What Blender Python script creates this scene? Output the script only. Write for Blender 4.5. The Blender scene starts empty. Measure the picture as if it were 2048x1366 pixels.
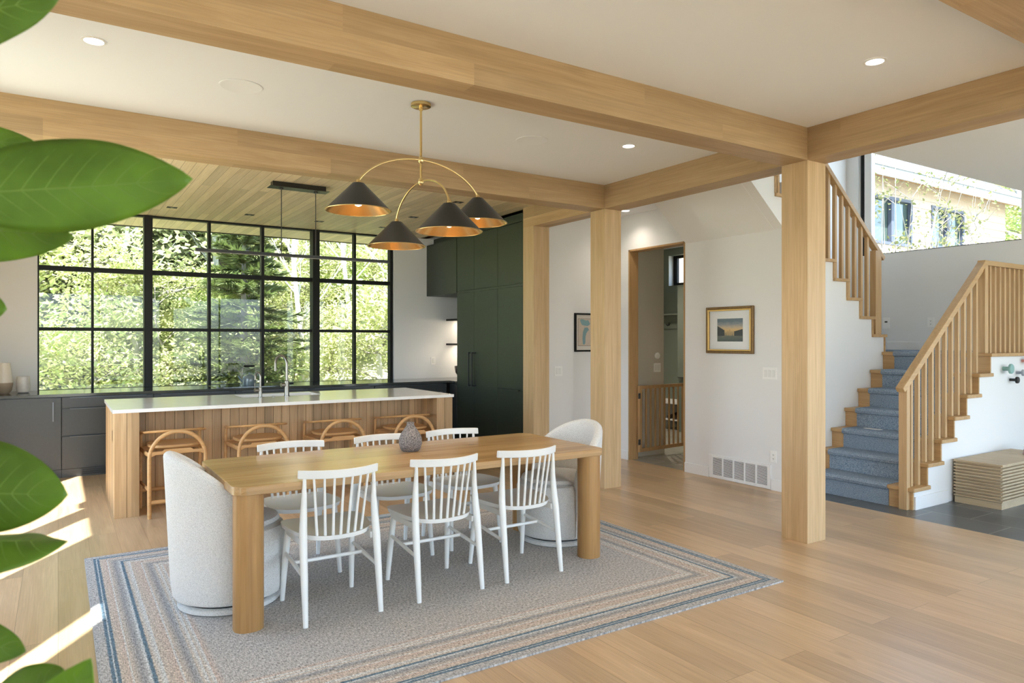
import bpy, bmesh, math, random
from mathutils import Vector, Matrix
PI = math.pi
random.seed(7)
S = bpy.context.scene
COL = S.collection

# ------------------------------------------------------------------ camera, sky, sun, exposure
FPX, YAW, HY, CH = 1410.909, 0.9991, 683 - 2.6476, 1.5
FW = Vector((math.cos(YAW), math.sin(YAW), 0)); RT = Vector((math.sin(YAW), -math.cos(YAW), 0))
cam_d = bpy.data.cameras.new('camera'); cam = bpy.data.objects.new('camera', cam_d); COL.objects.link(cam)
cam.location = (0, 0, CH); cam.rotation_euler = (PI / 2, 0, YAW - PI / 2)
cam_d.sensor_width = 36; cam_d.lens = FPX / 2048 * 36; cam_d.shift_y = -2.6476 / 2048
cam_d.clip_start = 0.05; cam_d.clip_end = 300
cam_d.dof.use_dof = True; cam_d.dof.focus_distance = 5.0; cam_d.dof.aperture_fstop = 9
S.camera = cam
S.view_settings.view_transform = 'Standard'; S.view_settings.look = 'None'
S.view_settings.gamma = 1; S.view_settings.use_curve_mapping = False
S.view_settings.exposure = 1.88
S.cycles.use_denoising = True
S.cycles.max_bounces = 10; S.cycles.diffuse_bounces = 6; S.cycles.glossy_bounces = 4
S.cycles.transmission_bounces = 6; S.cycles.transparent_max_bounces = 12
S.cycles.sample_clamp_indirect = 6; S.cycles.blur_glossy = 0.5; S.cycles.caustics_reflective = False; S.cycles.caustics_refractive = False

W = bpy.data.worlds.new('sky'); S.world = W; W.use_nodes = True
nt = W.node_tree; nt.nodes.clear()
wo = nt.nodes.new('ShaderNodeOutputWorld'); bg = nt.nodes.new('ShaderNodeBackground')
sky = nt.nodes.new('ShaderNodeTexSky'); sky.sky_type = 'HOSEK_WILKIE'
SUNDIR = Vector((-0.52, -0.85, 1.28)).normalized()     # towards the sun
sky.sun_direction = SUNDIR; sky.turbidity = 3.5; sky.ground_albedo = 0.5
hs = nt.nodes.new('ShaderNodeHueSaturation'); hs.inputs['Saturation'].default_value = 0.85
nt.links.new(sky.outputs[0], hs.inputs['Color']); nt.links.new(hs.outputs[0], bg.inputs[0]); nt.links.new(bg.outputs[0], wo.inputs[0])
bg.inputs[1].default_value = 7.5
sun_d = bpy.data.lights.new('sun', 'SUN'); sun_d.energy = 7.5; sun_d.angle = 0.012; sun_d.color = (1, 0.97, 0.93)
sun = bpy.data.objects.new('sun', sun_d); COL.objects.link(sun)
sun.rotation_euler = SUNDIR.to_track_quat('Z', 'Y').to_euler(); sun.location = (-5, -8, 14)

def portal(loc, rot, sx, sy):
    d = bpy.data.lights.new('window_portal', 'AREA'); d.shape = 'RECTANGLE'; d.size = sx; d.size_y = sy; d.energy = 1
    d.cycles.is_portal = True
    o = bpy.data.objects.new('window_portal', d); COL.objects.link(o); o.location = loc; o.rotation_euler = rot
portal((2.0, 9.99, 1.99), (-PI / 2, 0, 0), 4.4, 2.15)          # kitchen window, shines to -y
portal((4.0, -3.62, 1.5), (PI / 2, 0, 0), 9.0, 2.9)            # glazed south wall
portal((-0.90, 4.98, 1.47), (0, -PI / 2, 0), 2.75, 5.0)           # left wall
portal((8.95, 4.4, 3.7), (0, PI / 2, 0), 2.3, 1.9)             # stair window

# ------------------------------------------------------------------ helpers
def at(u, v, d):
    return FW * d + RT * ((u - 1024) / FPX * d) + Vector((0, 0, CH + (HY - v) / FPX * d))
def setp(o, label=None, cat=None, group=None, kind=None):
    if label: o['label'] = label
    if cat: o['category'] = cat
    if group: o['group'] = group
    if kind: o['kind'] = kind
    return o
def thing(name, label, cat, loc=(0, 0, 0), rz=0, group=None):
    o = bpy.data.objects.new(name, None); COL.objects.link(o); o.location = loc; o.rotation_euler = (0, 0, rz)
    o.empty_display_size = 0.1
    return setp(o, label, cat, group)
def B(): return bmesh.new()
def box(bm, x0, x1, y0, y1, z0, z1):
    v = [bm.verts.new(p) for p in ((x0,y0,z0),(x1,y0,z0),(x1,y1,z0),(x0,y1,z0),(x0,y0,z1),(x1,y0,z1),(x1,y1,z1),(x0,y1,z1))]
    for f in ((0,3,2,1),(4,5,6,7),(0,1,5,4),(1,2,6,5),(2,3,7,6),(3,0,4,7)): bm.faces.new([v[i] for i in f])
    return bm
def obox(bm, c, ax, ay, az, hx, hy, hz):
    """box with axes ax,ay,az (unit vectors) and half sizes"""
    v = []
    for sz in (-1, 1):
        for sx, sy in ((-1,-1),(1,-1),(1,1),(-1,1)):
            v.append(bm.verts.new(c + ax*sx*hx + ay*sy*hy + az*sz*hz))
    for f in ((0,3,2,1),(4,5,6,7),(0,1,5,4),(1,2,6,5),(2,3,7,6),(3,0,4,7)): bm.faces.new([v[i] for i in f])
def bar(bm, p, q, w, h, up=(0, 0, 1)):
    p, q = Vector(p), Vector(q); d = (q - p); L = d.length; d.normalize(); u = Vector(up)
    s = d.cross(u).normalized(); u2 = s.cross(d).normalized()
    obox(bm, (p + q) / 2, d, s, u2, L / 2, w / 2, h / 2)
def tube(bm, pts, r, seg=10, cap=True, flat=None):
    """sweep a circle (or ellipse: flat=(a,b), b along 'up') along pts"""
    pts = [Vector(p) for p in pts]; n = len(pts)
    rs = r if isinstance(r, (list, tuple)) else [r] * n
    T = []
    for i in range(n):
        a = pts[max(i - 1, 0)]; b = pts[min(i + 1, n - 1)]; T.append((b - a).normalized())
    ref = Vector((0, 0, 1)) if abs(T[0].z) < 0.9 else Vector((0, 1, 0))
    N = (ref - T[0] * ref.dot(T[0])).normalized(); rings = []
    for i in range(n):
        N = (N - T[i] * N.dot(T[i])).normalized(); Bn = T[i].cross(N)
        fa, fb = flat if flat else (1, 1)
        rings.append([bm.verts.new(pts[i] + (Bn * math.cos(2*PI*k/seg) * fa + N * math.sin(2*PI*k/seg) * fb) * rs[i]) for k in range(seg)])
    for i in range(n - 1):
        for k in range(seg):
            bm.faces.new((rings[i][k], rings[i][(k+1) % seg], rings[i+1][(k+1) % seg], rings[i+1][k]))
    if cap:
        bm.faces.new(list(reversed(rings[0]))); bm.faces.new(rings[-1])
    return bm
def lathe(bm, prof, c=(0, 0, 0), seg=32, capb=True, capt=True):
    c = Vector(c); rings = []
    for r, z in prof: rings.append([bm.verts.new(c + Vector((r*math.cos(2*PI*k/seg), r*math.sin(2*PI*k/seg), z))) for k in range(seg)])
    for i in range(len(rings) - 1):
        for k in range(seg): bm.faces.new((rings[i][k], rings[i][(k+1) % seg], rings[i+1][(k+1) % seg], rings[i+1][k]))
    if capb: bm.faces.new(list(reversed(rings[0])))
    if capt: bm.faces.new(rings[-1])
    return bm
def prism(bm, poly, axis, a0, a1):
    """poly: 2D points; axis 'z': (x,y) extruded in z; 'y': (x,z) extruded in y; 'x': (y,z) extruded in x"""
    def P(p, a):
        return {'z': (p[0], p[1], a), 'y': (p[0], a, p[1]), 'x': (a, p[0], p[1])}[axis]
    A = [bm.verts.new(P(p, a0)) for p in poly]; Bv = [bm.verts.new(P(p, a1)) for p in poly]; n = len(poly)
    bm.faces.new(A); bm.faces.new(list(reversed(Bv)))
    for i in range(n): bm.faces.new((A[i], Bv[i], Bv[(i+1) % n], A[(i+1) % n]))
    return bm
def rrect(x0, x1, y0, y1, r, n=6):
    out = []
    for cx, cy, a in ((x1-r, y1-r, 0), (x0+r, y1-r, PI/2), (x0+r, y0+r, PI), (x1-r, y0+r, 3*PI/2)):
        for k in range(n + 1): out.append((cx + r*math.cos(a + PI/2*k/n), cy + r*math.sin(a + PI/2*k/n)))
    return out
def obj(name, bm, mat, parent=None, world=False, bevel=0, smooth=False, seg=2, solid=0, sub=0):
    if world and parent is not None:
        M = Matrix.Rotation(-parent.rotation_euler.z, 4, 'Z') @ Matrix.Translation(-Vector(parent.location))
        if parent.parent: M = Matrix.Translation(-Vector(parent.parent.location))
        bmesh.ops.transform(bm, matrix=M, verts=bm.verts)
    bmesh.ops.recalc_face_normals(bm, faces=bm.faces)
    me = bpy.data.meshes.new(name); bm.to_mesh(me); bm.free()
    if mat: me.materials.append(mat)
    if smooth:
        for p in me.polygons: p.use_smooth = True
        me.set_sharp_from_angle(angle=math.radians(40))
    o = bpy.data.objects.new(name, me); COL.objects.link(o)
    if parent is not None: o.parent = parent
    if bevel:
        m = o.modifiers.new('bevel', 'BEVEL'); m.width = bevel; m.segments = seg; m.limit_method = 'ANGLE'; m.angle_limit = 0.6
    if solid:
        m = o.modifiers.new('solid', 'SOLIDIFY'); m.thickness = solid; m.offset = 0
    if sub:
        m = o.modifiers.new('sub', 'SUBSURF'); m.levels = sub; m.render_levels = sub
    return o
def struct(name, bm, mat, parent=None, **k):
    o = obj(name, bm, mat, parent, **k)
    if parent is None: o['kind'] = 'structure'
    return o
def single(name, bm, mat, label, cat, group=None, base=None, **k):
    """a thing that is one mesh; its origin is put at its base"""
    cs = [v.co.copy() for v in bm.verts]
    b = Vector(base) if base else Vector(((min(c.x for c in cs)+max(c.x for c in cs))/2, (min(c.y for c in cs)+max(c.y for c in cs))/2, min(c.z for c in cs)))
    bmesh.ops.translate(bm, vec=-b, verts=bm.verts)
    o = obj(name, bm, mat, **k); o.location = b
    return setp(o, label, cat, group)
def dup(root, loc, rz=None, label=None, group=None, scale=None):
    r = root.copy(); COL.objects.link(r); r.location = loc
    if rz is not None: r.rotation_euler = (0, 0, rz)
    if scale: r.scale = scale
    if label: r['label'] = label
    if group: r['group'] = group
    for ch in list(root.children):
        c = ch.copy(); COL.objects.link(c); c.parent = r
        for g in list(ch.children):
            d = g.copy(); COL.objects.link(d); d.parent = c
    return r
def wallx(bm, x0, x1, y0, y1, z0, z1, holes):
    """wall slab (thin in x) over y0..y1, z0..z1 with rectangular holes (ya,yb,za,zb)"""
    ys = sorted(set([y0, y1] + [h[0] for h in holes] + [h[1] for h in holes])); zs = sorted(set([z0, z1] + [h[2] for h in holes] + [h[3] for h in holes]))
    for i in range(len(ys) - 1):
        j = 0
        while j < len(zs) - 1:
            def solid(jj):
                yc, zc = (ys[i]+ys[i+1])/2, (zs[jj]+zs[jj+1])/2
                return not any(h[0] < yc < h[1] and h[2] < zc < h[3] for h in holes)
            if solid(j):
                k = j
                while k < len(zs) - 1 and solid(k): k += 1
                box(bm, x0, x1, ys[i], ys[i+1], zs[j], zs[k]); j = k
            else: j += 1
    return bm
def wally(bm, y0, y1, x0, x1, z0, z1, holes):
    b2 = B(); wallx(b2, y0, y1, x0, x1, z0, z1, holes)
    for v in b2.verts: v.co = Vector((v.co.y, v.co.x, v.co.z))
    me = bpy.data.meshes.new('t'); b2.to_mesh(me); bm.from_mesh(me); bpy.data.meshes.remove(me); b2.free()
    return bm

# ------------------------------------------------------------------ materials
def nmat(name):
    m = bpy.data.materials.new(name); m.use_nodes = True; n = m.node_tree; b = n.nodes['Principled BSDF']
    return m, n, b
def N(n, t, **k):
    o = n.nodes.new(t)
    for a, v in k.items(): setattr(o, a, v)
    return o
def plain(name, col, rough=0.5, metal=0, bump=0, bscale=200, spec=0.5, var=0, vscale=3, coat=0, sheen=0, emis=None, es=0):
    m, n, b = nmat(name); L = n.links.new
    b.inputs['Base Color'].default_value = (*col, 1); b.inputs['Roughness'].default_value = rough; b.inputs['Metallic'].default_value = metal
    b.inputs['Specular IOR Level'].default_value = spec; b.inputs['Coat Weight'].default_value = coat; b.inputs['Coat Roughness'].default_value = 0.15
    if sheen: b.inputs['Sheen Weight'].default_value = sheen
    if emis: b.inputs['Emission Color'].default_value = (*emis, 1); b.inputs['Emission Strength'].default_value = es
    tc = N(n, 'ShaderNodeTexCoord')
    if var:
        no = N(n, 'ShaderNodeTexNoise'); no.inputs['Scale'].default_value = vscale; no.inputs['Detail'].default_value = 5
        L(tc.outputs['Object'], no.inputs['Vector']); mx = N(n, 'ShaderNodeMix', data_type='RGBA')
        mx.inputs[6].default_value = (*[c*(1-var) for c in col], 1); mx.inputs[7].default_value = (*[min(1, c*(1+var)) for c in col], 1)
        L(no.outputs[0], mx.inputs[0]); L(mx.outputs[2], b.inputs['Base Color'])
    if bump:
        no = N(n, 'ShaderNodeTexNoise'); no.inputs['Scale'].default_value = bscale; no.inputs['Detail'].default_value = 3
        L(tc.outputs['Object'], no.inputs['Vector']); bp = N(n, 'ShaderNodeBump'); bp.inputs['Strength'].default_value = bump; bp.inputs['Distance'].default_value = 0.002
        L(no.outputs[0], bp.inputs['Height']); L(bp.outputs[0], b.inputs['Normal'])
    return m
def wood(name, c1, c2, axis='X', board=None, rough=0.42, seam=(0.2, 0.13, 0.07), mortar=0.0012, vary=0.22, gs=1.0, knots=0.0, coat=0.0, spec=0.35, off=0.37, coords='Object'):
    m, n, b = nmat(name); L = n.links.new
    b.inputs['Roughness'].default_value = rough; b.inputs['Specular IOR Level'].default_value = spec
    b.inputs['Coat Weight'].default_value = coat; b.inputs['Coat Roughness'].default_value = 0.12
    tc = N(n, 'ShaderNodeTexCoord'); sp = N(n, 'ShaderNodeSeparateXYZ'); L(tc.outputs[coords], sp.inputs[0])
    ax = {'X': (0, 1, 2), 'Y': (1, 0, 2), 'Z': (2, 0, 1)}[axis]
    add = N(n, 'ShaderNodeMath', operation='ADD'); L(sp.outputs[ax[1]], add.inputs[0]); L(sp.outputs[ax[2]], add.inputs[1])
    rnd = None
    if board:
        cb = N(n, 'ShaderNodeCombineXYZ'); L(sp.outputs[ax[0]], cb.inputs[0]); L(add.outputs[0], cb.inputs[1])
        br = N(n, 'ShaderNodeTexBrick'); br.offset = off; br.offset_frequency = 2; br.squash = 1
        br.inputs['Color1'].default_value = (0, 0, 0, 1); br.inputs['Color2'].default_value = (1, 1, 1, 1); br.inputs['Mortar'].default_value = (0.5, 0.5, 0.5, 1)
        br.inputs['Scale'].default_value = 1; br.inputs['Mortar Size'].default_value = mortar; br.inputs['Brick Width'].default_value = board[0]; br.inputs['Row Height'].default_value = board[1]
        br.inputs['Mortar Smooth'].default_value = 0.1
        L(cb.outputs[0], br.inputs['Vector']); rnd = br
    # grain space
    m1 = N(n, 'ShaderNodeMath', operation='MULTIPLY'); m1.inputs[1].default_value = 1.3 * gs; L(sp.outputs[ax[0]], m1.inputs[0])
    m2 = N(n, 'ShaderNodeMath', operation='MULTIPLY'); m2.inputs[1].default_value = 14 * gs; L(sp.outputs[ax[1]], m2.inputs[0])
    m3 = N(n, 'ShaderNodeMath', operation='MULTIPLY'); m3.inputs[1].default_value = 14 * gs; L(sp.outputs[ax[2]], m3.inputs[0])
    cv = N(n, 'ShaderNodeCombineXYZ'); L(m1.outputs[0], cv.inputs[0]); L(m2.outputs[0], cv.inputs[1]); L(m3.outputs[0], cv.inputs[2])
    vec = cv.outputs[0]
    if rnd:
        sc = N(n, 'ShaderNodeVectorMath', operation='SCALE'); sc.inputs['Scale'].default_value = 37.0; L(rnd.outputs['Color'], sc.inputs[0])
        av = N(n, 'ShaderNodeVectorMath', operation='ADD'); L(vec, av.inputs[0]); L(sc.outputs[0], av.inputs[1]); vec = av.outputs[0]
    g1 = N(n, 'ShaderNodeTexNoise'); g1.inputs['Scale'].default_value = 1.0; g1.inputs['Detail'].default_value = 7; g1.inputs['Roughness'].default_value = 0.6; g1.inputs['Distortion'].default_value = 0.9
    L(vec, g1.inputs['Vector'])
    fs = N(n, 'ShaderNodeVectorMath', operation='MULTIPLY'); fs.inputs[1].default_value = (2.0, 9, 9); L(vec, fs.inputs[0])
    g2 = N(n, 'ShaderNodeTexNoise'); g2.inputs['Scale'].default_value = 1.0; g2.inputs['Detail'].default_value = 3; L(fs.outputs[0], g2.inputs['Vector'])
    cr = N(n, 'ShaderNodeValToRGB'); cr.color_ramp.elements[0].position = 0.3; cr.color_ramp.elements[1].position = 0.72
    cr.color_ramp.elements[0].color = (*c2, 1); cr.color_ramp.elements[1].color = (*c1, 1); L(g1.outputs[0], cr.inputs[0])
    mv = N(n, 'ShaderNodeMapRange'); mv.inputs['From Min'].default_value = 0.3; mv.inputs['From Max'].default_value = 0.7; mv.inputs['To Min'].default_value = 0.88; mv.inputs['To Max'].default_value = 1.05
    L(g2.outputs[0], mv.inputs['Value'])
    mu = N(n, 'ShaderNodeMix', data_type='RGBA', blend_type='MULTIPLY'); mu.inputs[0].default_value = 1
    L(cr.outputs[0], mu.inputs[6]); L(mv.outputs[0], mu.inputs[7]); col = mu.outputs[2]
    if rnd:
        mr = N(n, 'ShaderNodeMapRange'); mr.inputs['To Min'].default_value = 1 - vary; mr.inputs['To Max'].default_value = 1 + vary*0.35; L(rnd.outputs['Color'], mr.inputs['Value'])
        hv = N(n, 'ShaderNodeHueSaturation'); L(mr.outputs[0], hv.inputs['Value']); L(col, hv.inputs['Color'])
        ms = N(n, 'ShaderNodeMix', data_type='RGBA'); L(rnd.outputs['Fac'], ms.inputs[0]); L(hv.outputs[0], ms.inputs[6]); ms.inputs[7].default_value = (*seam, 1); col = ms.outputs[2]
    if knots:
        vk = N(n, 'ShaderNodeVectorMath', operation='MULTIPLY'); vk.inputs[1].default_value = (0.9, 0.22, 0.22); L(vec, vk.inputs[0])
        vo = N(n, 'ShaderNodeTexVoronoi'); vo.inputs['Scale'].default_value = 1.1; L(vk.outputs[0], vo.inputs['Vector'])
        rk = N(n, 'ShaderNodeMapRange'); rk.inputs['From Min'].default_value = 0.03; rk.inputs['From Max'].default_value = 0.09; rk.inputs['To Min'].default_value = knots; rk.inputs['To Max'].default_value = 0; L(vo.outputs['Distance'], rk.inputs['Value'])
        mk = N(n, 'ShaderNodeMix', data_type='RGBA'); L(rk.outputs[0], mk.inputs[0]); L(col, mk.inputs[6]); mk.inputs[7].default_value = (c2[0]*0.4, c2[1]*0.32, c2[2]*0.25, 1); col = mk.outputs[2]
    L(col, b.inputs['Base Color'])
    bp = N(n, 'ShaderNodeBump'); bp.inputs['Strength'].default_value = 0.12; bp.inputs['Distance'].default_value = 0.0015; L(g2.outputs[0], bp.inputs['Height']); L(bp.outputs[0], b.inputs['Normal'])
    return m
def fabric(name, c1, c2, scale=260, bump=0.7, rough=0.95, dist=0.003, lo=0.35, hi=0.65):
    m, n, b = nmat(name); L = n.links.new; b.inputs['Roughness'].default_value = rough; b.inputs['Specular IOR Level'].default_value = 0.1
    tc = N(n, 'ShaderNodeTexCoord'); v = N(n, 'ShaderNodeTexNoise'); v.inputs['Scale'].default_value = scale; v.inputs['Detail'].default_value = 3; L(tc.outputs['Object'], v.inputs['Vector'])
    cr = N(n, 'ShaderNodeValToRGB'); cr.color_ramp.elements[0].position = lo; cr.color_ramp.elements[1].position = hi
    cr.color_ramp.elements[0].color = (*c2, 1); cr.color_ramp.elements[1].color = (*c1, 1); L(v.outputs[0], cr.inputs[0]); L(cr.outputs[0], b.inputs['Base Color'])
    bp = N(n, 'ShaderNodeBump'); bp.inputs['Strength'].default_value = bump; bp.inputs['Distance'].default_value = dist; L(v.outputs[0], bp.inputs['Height']); L(bp.outputs[0], b.inputs['Normal'])
    return m
def tiles(name, c1, c2, grout, w, h, rough=0.35, mortar=0.004, shift=(0, 0)):
    m, n, b = nmat(name); L = n.links.new; b.inputs['Roughness'].default_value = rough
    tc = N(n, 'ShaderNodeTexCoord'); sp = N(n, 'ShaderNodeSeparateXYZ'); L(tc.outputs['Object'], sp.inputs[0])
    ax = N(n, 'ShaderNodeMath', operation='ADD'); ax.inputs[1].default_value = shift[1]; L(sp.outputs[1], ax.inputs[0])
    ay = N(n, 'ShaderNodeMath', operation='ADD'); ay.inputs[1].default_value = shift[0]; L(sp.outputs[0], ay.inputs[0])
    cb = N(n, 'ShaderNodeCombineXYZ'); L(ax.outputs[0], cb.inputs[0]); L(ay.outputs[0], cb.inputs[1])
    br = N(n, 'ShaderNodeTexBrick'); br.offset = 0.5; br.inputs['Color1'].default_value = (*c1, 1); br.inputs['Color2'].default_value = (*c2, 1); br.inputs['Mortar'].default_value = (*grout, 1)
    br.inputs['Scale'].default_value = 1; br.inputs['Mortar Size'].default_value = mortar; br.inputs['Brick Width'].default_value = w; br.inputs['Row Height'].default_value = h
    L(cb.outputs[0], br.inputs['Vector']); no = N(n, 'ShaderNodeTexNoise'); no.inputs['Scale'].default_value = 5; no.inputs['Detail'].default_value = 8; L(tc.outputs['Object'], no.inputs['Vector'])
    mr = N(n, 'ShaderNodeMapRange'); mr.inputs['To Min'].default_value = 0.75; mr.inputs['To Max'].default_value = 1.25; L(no.outputs[0], mr.inputs['Value'])
    mu = N(n, 'ShaderNodeMix', data_type='RGBA', blend_type='MULTIPLY'); mu.inputs[0].default_value = 1; L(br.outputs['Color'], mu.inputs[6]); L(mr.outputs[0], mu.inputs[7]); L(mu.outputs[2], b.inputs['Base Color'])
    return m
def leafmat(name, col, tcol, rough=0.5, mixf=0.45, var=0.3, vs=1.5):
    m, n, b = nmat(name); L = n.links.new; b.inputs['Roughness'].default_value = rough
    tc = N(n, 'ShaderNodeTexCoord'); no = N(n, 'ShaderNodeTexNoise'); no.inputs['Scale'].default_value = vs; no.inputs['Detail'].default_value = 4; L(tc.outputs['Object'], no.inputs['Vector'])
    mr = N(n, 'ShaderNodeMapRange'); mr.inputs['From Min'].default_value = .3; mr.inputs['From Max'].default_value = .7; mr.inputs['To Min'].default_value = 1 - var; mr.inputs['To Max'].default_value = 1 + var; L(no.outputs[0], mr.inputs['Value'])
    h1 = N(n, 'ShaderNodeHueSaturation'); h1.inputs['Color'].default_value = (*col, 1); L(mr.outputs[0], h1.inputs['Value']); L(h1.outputs[0], b.inputs['Base Color'])
    tr = N(n, 'ShaderNodeBsdfTranslucent'); h2 = N(n, 'ShaderNodeHueSaturation'); h2.inputs['Color'].default_value = (*tcol, 1); L(mr.outputs[0], h2.inputs['Value']); L(h2.outputs[0], tr.inputs[0])
    mx = N(n, 'ShaderNodeMixShader'); mx.inputs[0].default_value = mixf; L(b.outputs[0], mx.inputs[1]); L(tr.outputs[0], mx.inputs[2])
    L(mx.outputs[0], n.nodes['Material Output'].inputs[0])
    return m
def glassmat(name, tint=(0.97, 0.985, 0.98), ior=1.45, gain=1.0):
    m = bpy.data.materials.new(name); m.use_nodes = True; n = m.node_tree; n.nodes.clear(); L = n.links.new
    o = N(n, 'ShaderNodeOutputMaterial'); t = N(n, 'ShaderNodeBsdfTransparent'); t.inputs[0].default_value = (*tint, 1)
    g = N(n, 'ShaderNodeBsdfGlossy'); g.inputs['Roughness'].default_value = 0.0; f = N(n, 'ShaderNodeFresnel'); f.inputs[0].default_value = ior
    ge = N(n, 'ShaderNodeNewGeometry'); iv = N(n, 'ShaderNodeMath', operation='SUBTRACT'); iv.inputs[0].default_value = 1; L(ge.outputs['Backfacing'], iv.inputs[1])
    fm = N(n, 'ShaderNodeMath', operation='MULTIPLY'); L(f.outputs[0], fm.inputs[0]); L(iv.outputs[0], fm.inputs[1])    # reflect at the entry face only
    mx = N(n, 'ShaderNodeMixShader'); L(fm.outputs[0], mx.inputs[0]); L(t.outputs[0], mx.inputs[1]); L(g.outputs[0], mx.inputs[2]); L(mx.outputs[0], o.inputs[0])
    return m

OA, OB = (0.62, 0.43, 0.24), (0.49, 0.32, 0.16)          # oak light / dark
M = {}
M['wall'] = plain('wall paint', (0.79, 0.782, 0.775), 0.75, bump=0.05, bscale=300)
M['ceil'] = plain('ceiling paint', (0.80, 0.805, 0.82), 0.85)
M['trim'] = plain('trim paint', (0.82, 0.81, 0.80), 0.4)
M['floor'] = wood('oak floor', (0.67, 0.48, 0.295), (0.53, 0.355, 0.20), 'Y', (2.1, 0.19), rough=0.30, mortar=0.0012, vary=0.2, knots=0.35, spec=0.5, seam=(0.3, 0.19, 0.1), off=0.41)
M['beamx'] = wood('oak beam along x', OA, OB, 'X', (1.9, 0.124), mortar=0.0, vary=0.28, rough=0.5, gs=0.9)
M['beamy'] = wood('oak beam along y', OA, OB, 'Y', (1.9, 0.124), mortar=0.0, vary=0.28, rough=0.5, gs=0.9)
M['post'] = wood('oak post', (0.64, 0.455, 0.26), (0.52, 0.35, 0.18), 'Z', None, rough=0.5, gs=0.9)
M['plankceil'] = wood('ceiling planks', (0.79, 0.66, 0.46), (0.67, 0.53, 0.33), 'Y', (4.7, 0.093), mortar=0.0016, vary=0.22, rough=0.5, seam=(0.25, 0.17, 0.09))
M['islandw'] = wood('island oak', (0.63, 0.42, 0.23), (0.48, 0.30, 0.145), 'Z', (3.0, 0.078), mortar=0.0, vary=0.3, rough=0.5)
M['table'] = wood('table oak', (0.56, 0.355, 0.16), (0.43, 0.24, 0.09), 'X', (2.6, 0.11), mortar=0.0, vary=0.2, rough=0.26, knots=0.5, spec=0.55)
M['tableleg'] = wood('table leg oak', (0.47, 0.27, 0.105), (0.33, 0.165, 0.055), 'Z', None, rough=0.35, knots=0.8, gs=0.8)
M['stool'] = wood('stool ash', (0.66, 0.39, 0.175), (0.52, 0.27, 0.10), 'X', None, rough=0.4, gs=1.6)
M['railx'] = wood('rail oak x', (0.60, 0.40, 0.205), (0.48, 0.30, 0.14), 'X', None, rough=0.45)
M['railz'] = wood('baluster oak', (0.60, 0.40, 0.21), (0.49, 0.31, 0.15), 'Z', None, rough=0.45)
M['stepy'] = wood('step oak', (0.58, 0.375, 0.18), (0.45, 0.27, 0.12), 'Y', None, rough=0.45)
M['doorw'] = wood('door casing oak', (0.50, 0.31, 0.14), (0.40, 0.23, 0.10), 'Z', None, rough=0.45)
M['bench'] = wood('bench oak', (0.56, 0.44, 0.29), (0.46, 0.345, 0.21), 'Y', None, rough=0.5)
M['black'] = plain('black aluminium', (0.008, 0.008, 0.007), 0.55, spec=0.3)
M['blackm'] = plain('black metal', (0.03, 0.031, 0.034), 0.3, spec=0.8)
M['cab'] = plain('dark green stained veneer', (0.030, 0.039, 0.027), 0.42, spec=0.55, var=0.25, vscale=40, bump=0.15, bscale=150)
M['cabb'] = plain('charcoal stained veneer', (0.028, 0.031, 0.030), 0.38, spec=0.7, var=0.25, vscale=40, bump=0.15, bscale=150)
M['counter'] = plain('honed dark stone', (0.05, 0.055, 0.05), 0.12, spec=0.9, var=0.3, vscale=6)
M['quartz'] = plain('pale veined quartz', (0.82, 0.79, 0.75), 0.16, var=0.08, vscale=9, spec=0.45)
M['pull'] = plain('graphite metal', (0.16, 0.165, 0.175), 0.3, metal=0.7)
M['steel'] = plain('brushed nickel', (0.30, 0.275, 0.24), 0.3, metal=1)
M['sink'] = plain('sink', (0.72, 0.68, 0.63), 0.3)
M['brass'] = plain('brushed brass', (0.80, 0.60, 0.28), 0.24, metal=1)
M['brassin'] = plain('gold lining', (0.95, 0.62, 0.26), 0.24, metal=1)
M['bronze'] = plain('dark bronze', (0.014, 0.014, 0.013), 0.38, spec=0.5)
M['wpaint'] = plain('white painted wood', (0.82, 0.82, 0.80), 0.35)
M['boucle'] = fabric('boucle', (0.84, 0.83, 0.81), (0.60, 0.59, 0.575), 230, 1.0, dist=0.005, lo=0.3, hi=0.6)
M['carpet'] = fabric('blue heather carpet', (0.36, 0.42, 0.49), (0.10, 0.15, 0.21), 190, 0.8, dist=0.004, lo=0.36, hi=0.62)
M['slate'] = tiles('slate tile', (0.115, 0.125, 0.13), (0.085, 0.095, 0.10), (0.30, 0.29, 0.27), 0.605, 0.41, 0.3, 0.004, shift=(0.13, 0.432))
M['mudtile'] = tiles('pale hall tile', (0.42, 0.39, 0.33), (0.36, 0.33, 0.28), (0.6, 0.57, 0.5), 0.6, 0.3, 0.25)
M['mudpaint'] = plain('sage paint', (0.16, 0.18, 0.145), 0.5)
M['mudwall'] = plain('greige paint', (0.60, 0.56, 0.48), 0.7)
M['glass'] = glassmat('window glass')
M['screen'] = plain('white plastic', (0.80, 0.79, 0.77), 0.35)
M['plate'] = plain('switch plate', (0.88, 0.87, 0.85), 0.3)
M['gap'] = plain('gap grey', (0.60, 0.59, 0.58), 0.6)
M['dslot'] = plain('dark slot', (0.02, 0.02, 0.02), 0.6)
M['lamp'] = plain('lamp diffuser', (1, 1, 1), 0.5, emis=(1, 0.93, 0.82), es=4)
M['bulb'] = plain('bulb', (1, 1, 1), 0.5, emis=(1, 0.84, 0.6), es=9)
M['strip'] = plain('warm strip', (1, 1, 1), 0.5, emis=(1, 0.86, 0.66), es=22)
M['leaf'] = leafmat('plant leaf', (0.13, 0.25, 0.03), (0.33, 0.50, 0.045), 0.4, 0.45, 0.4, 9)
M['vein'] = leafmat('plant vein', (0.20, 0.33, 0.05), (0.42, 0.60, 0.09), 0.5, 0.3, 0.1)
M['stem'] = plain('plant stem', (0.16, 0.11, 0.06), 0.8)
M['pot'] = plain('plant pot', (0.55, 0.52, 0.48), 0.7, var=0.1)
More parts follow.
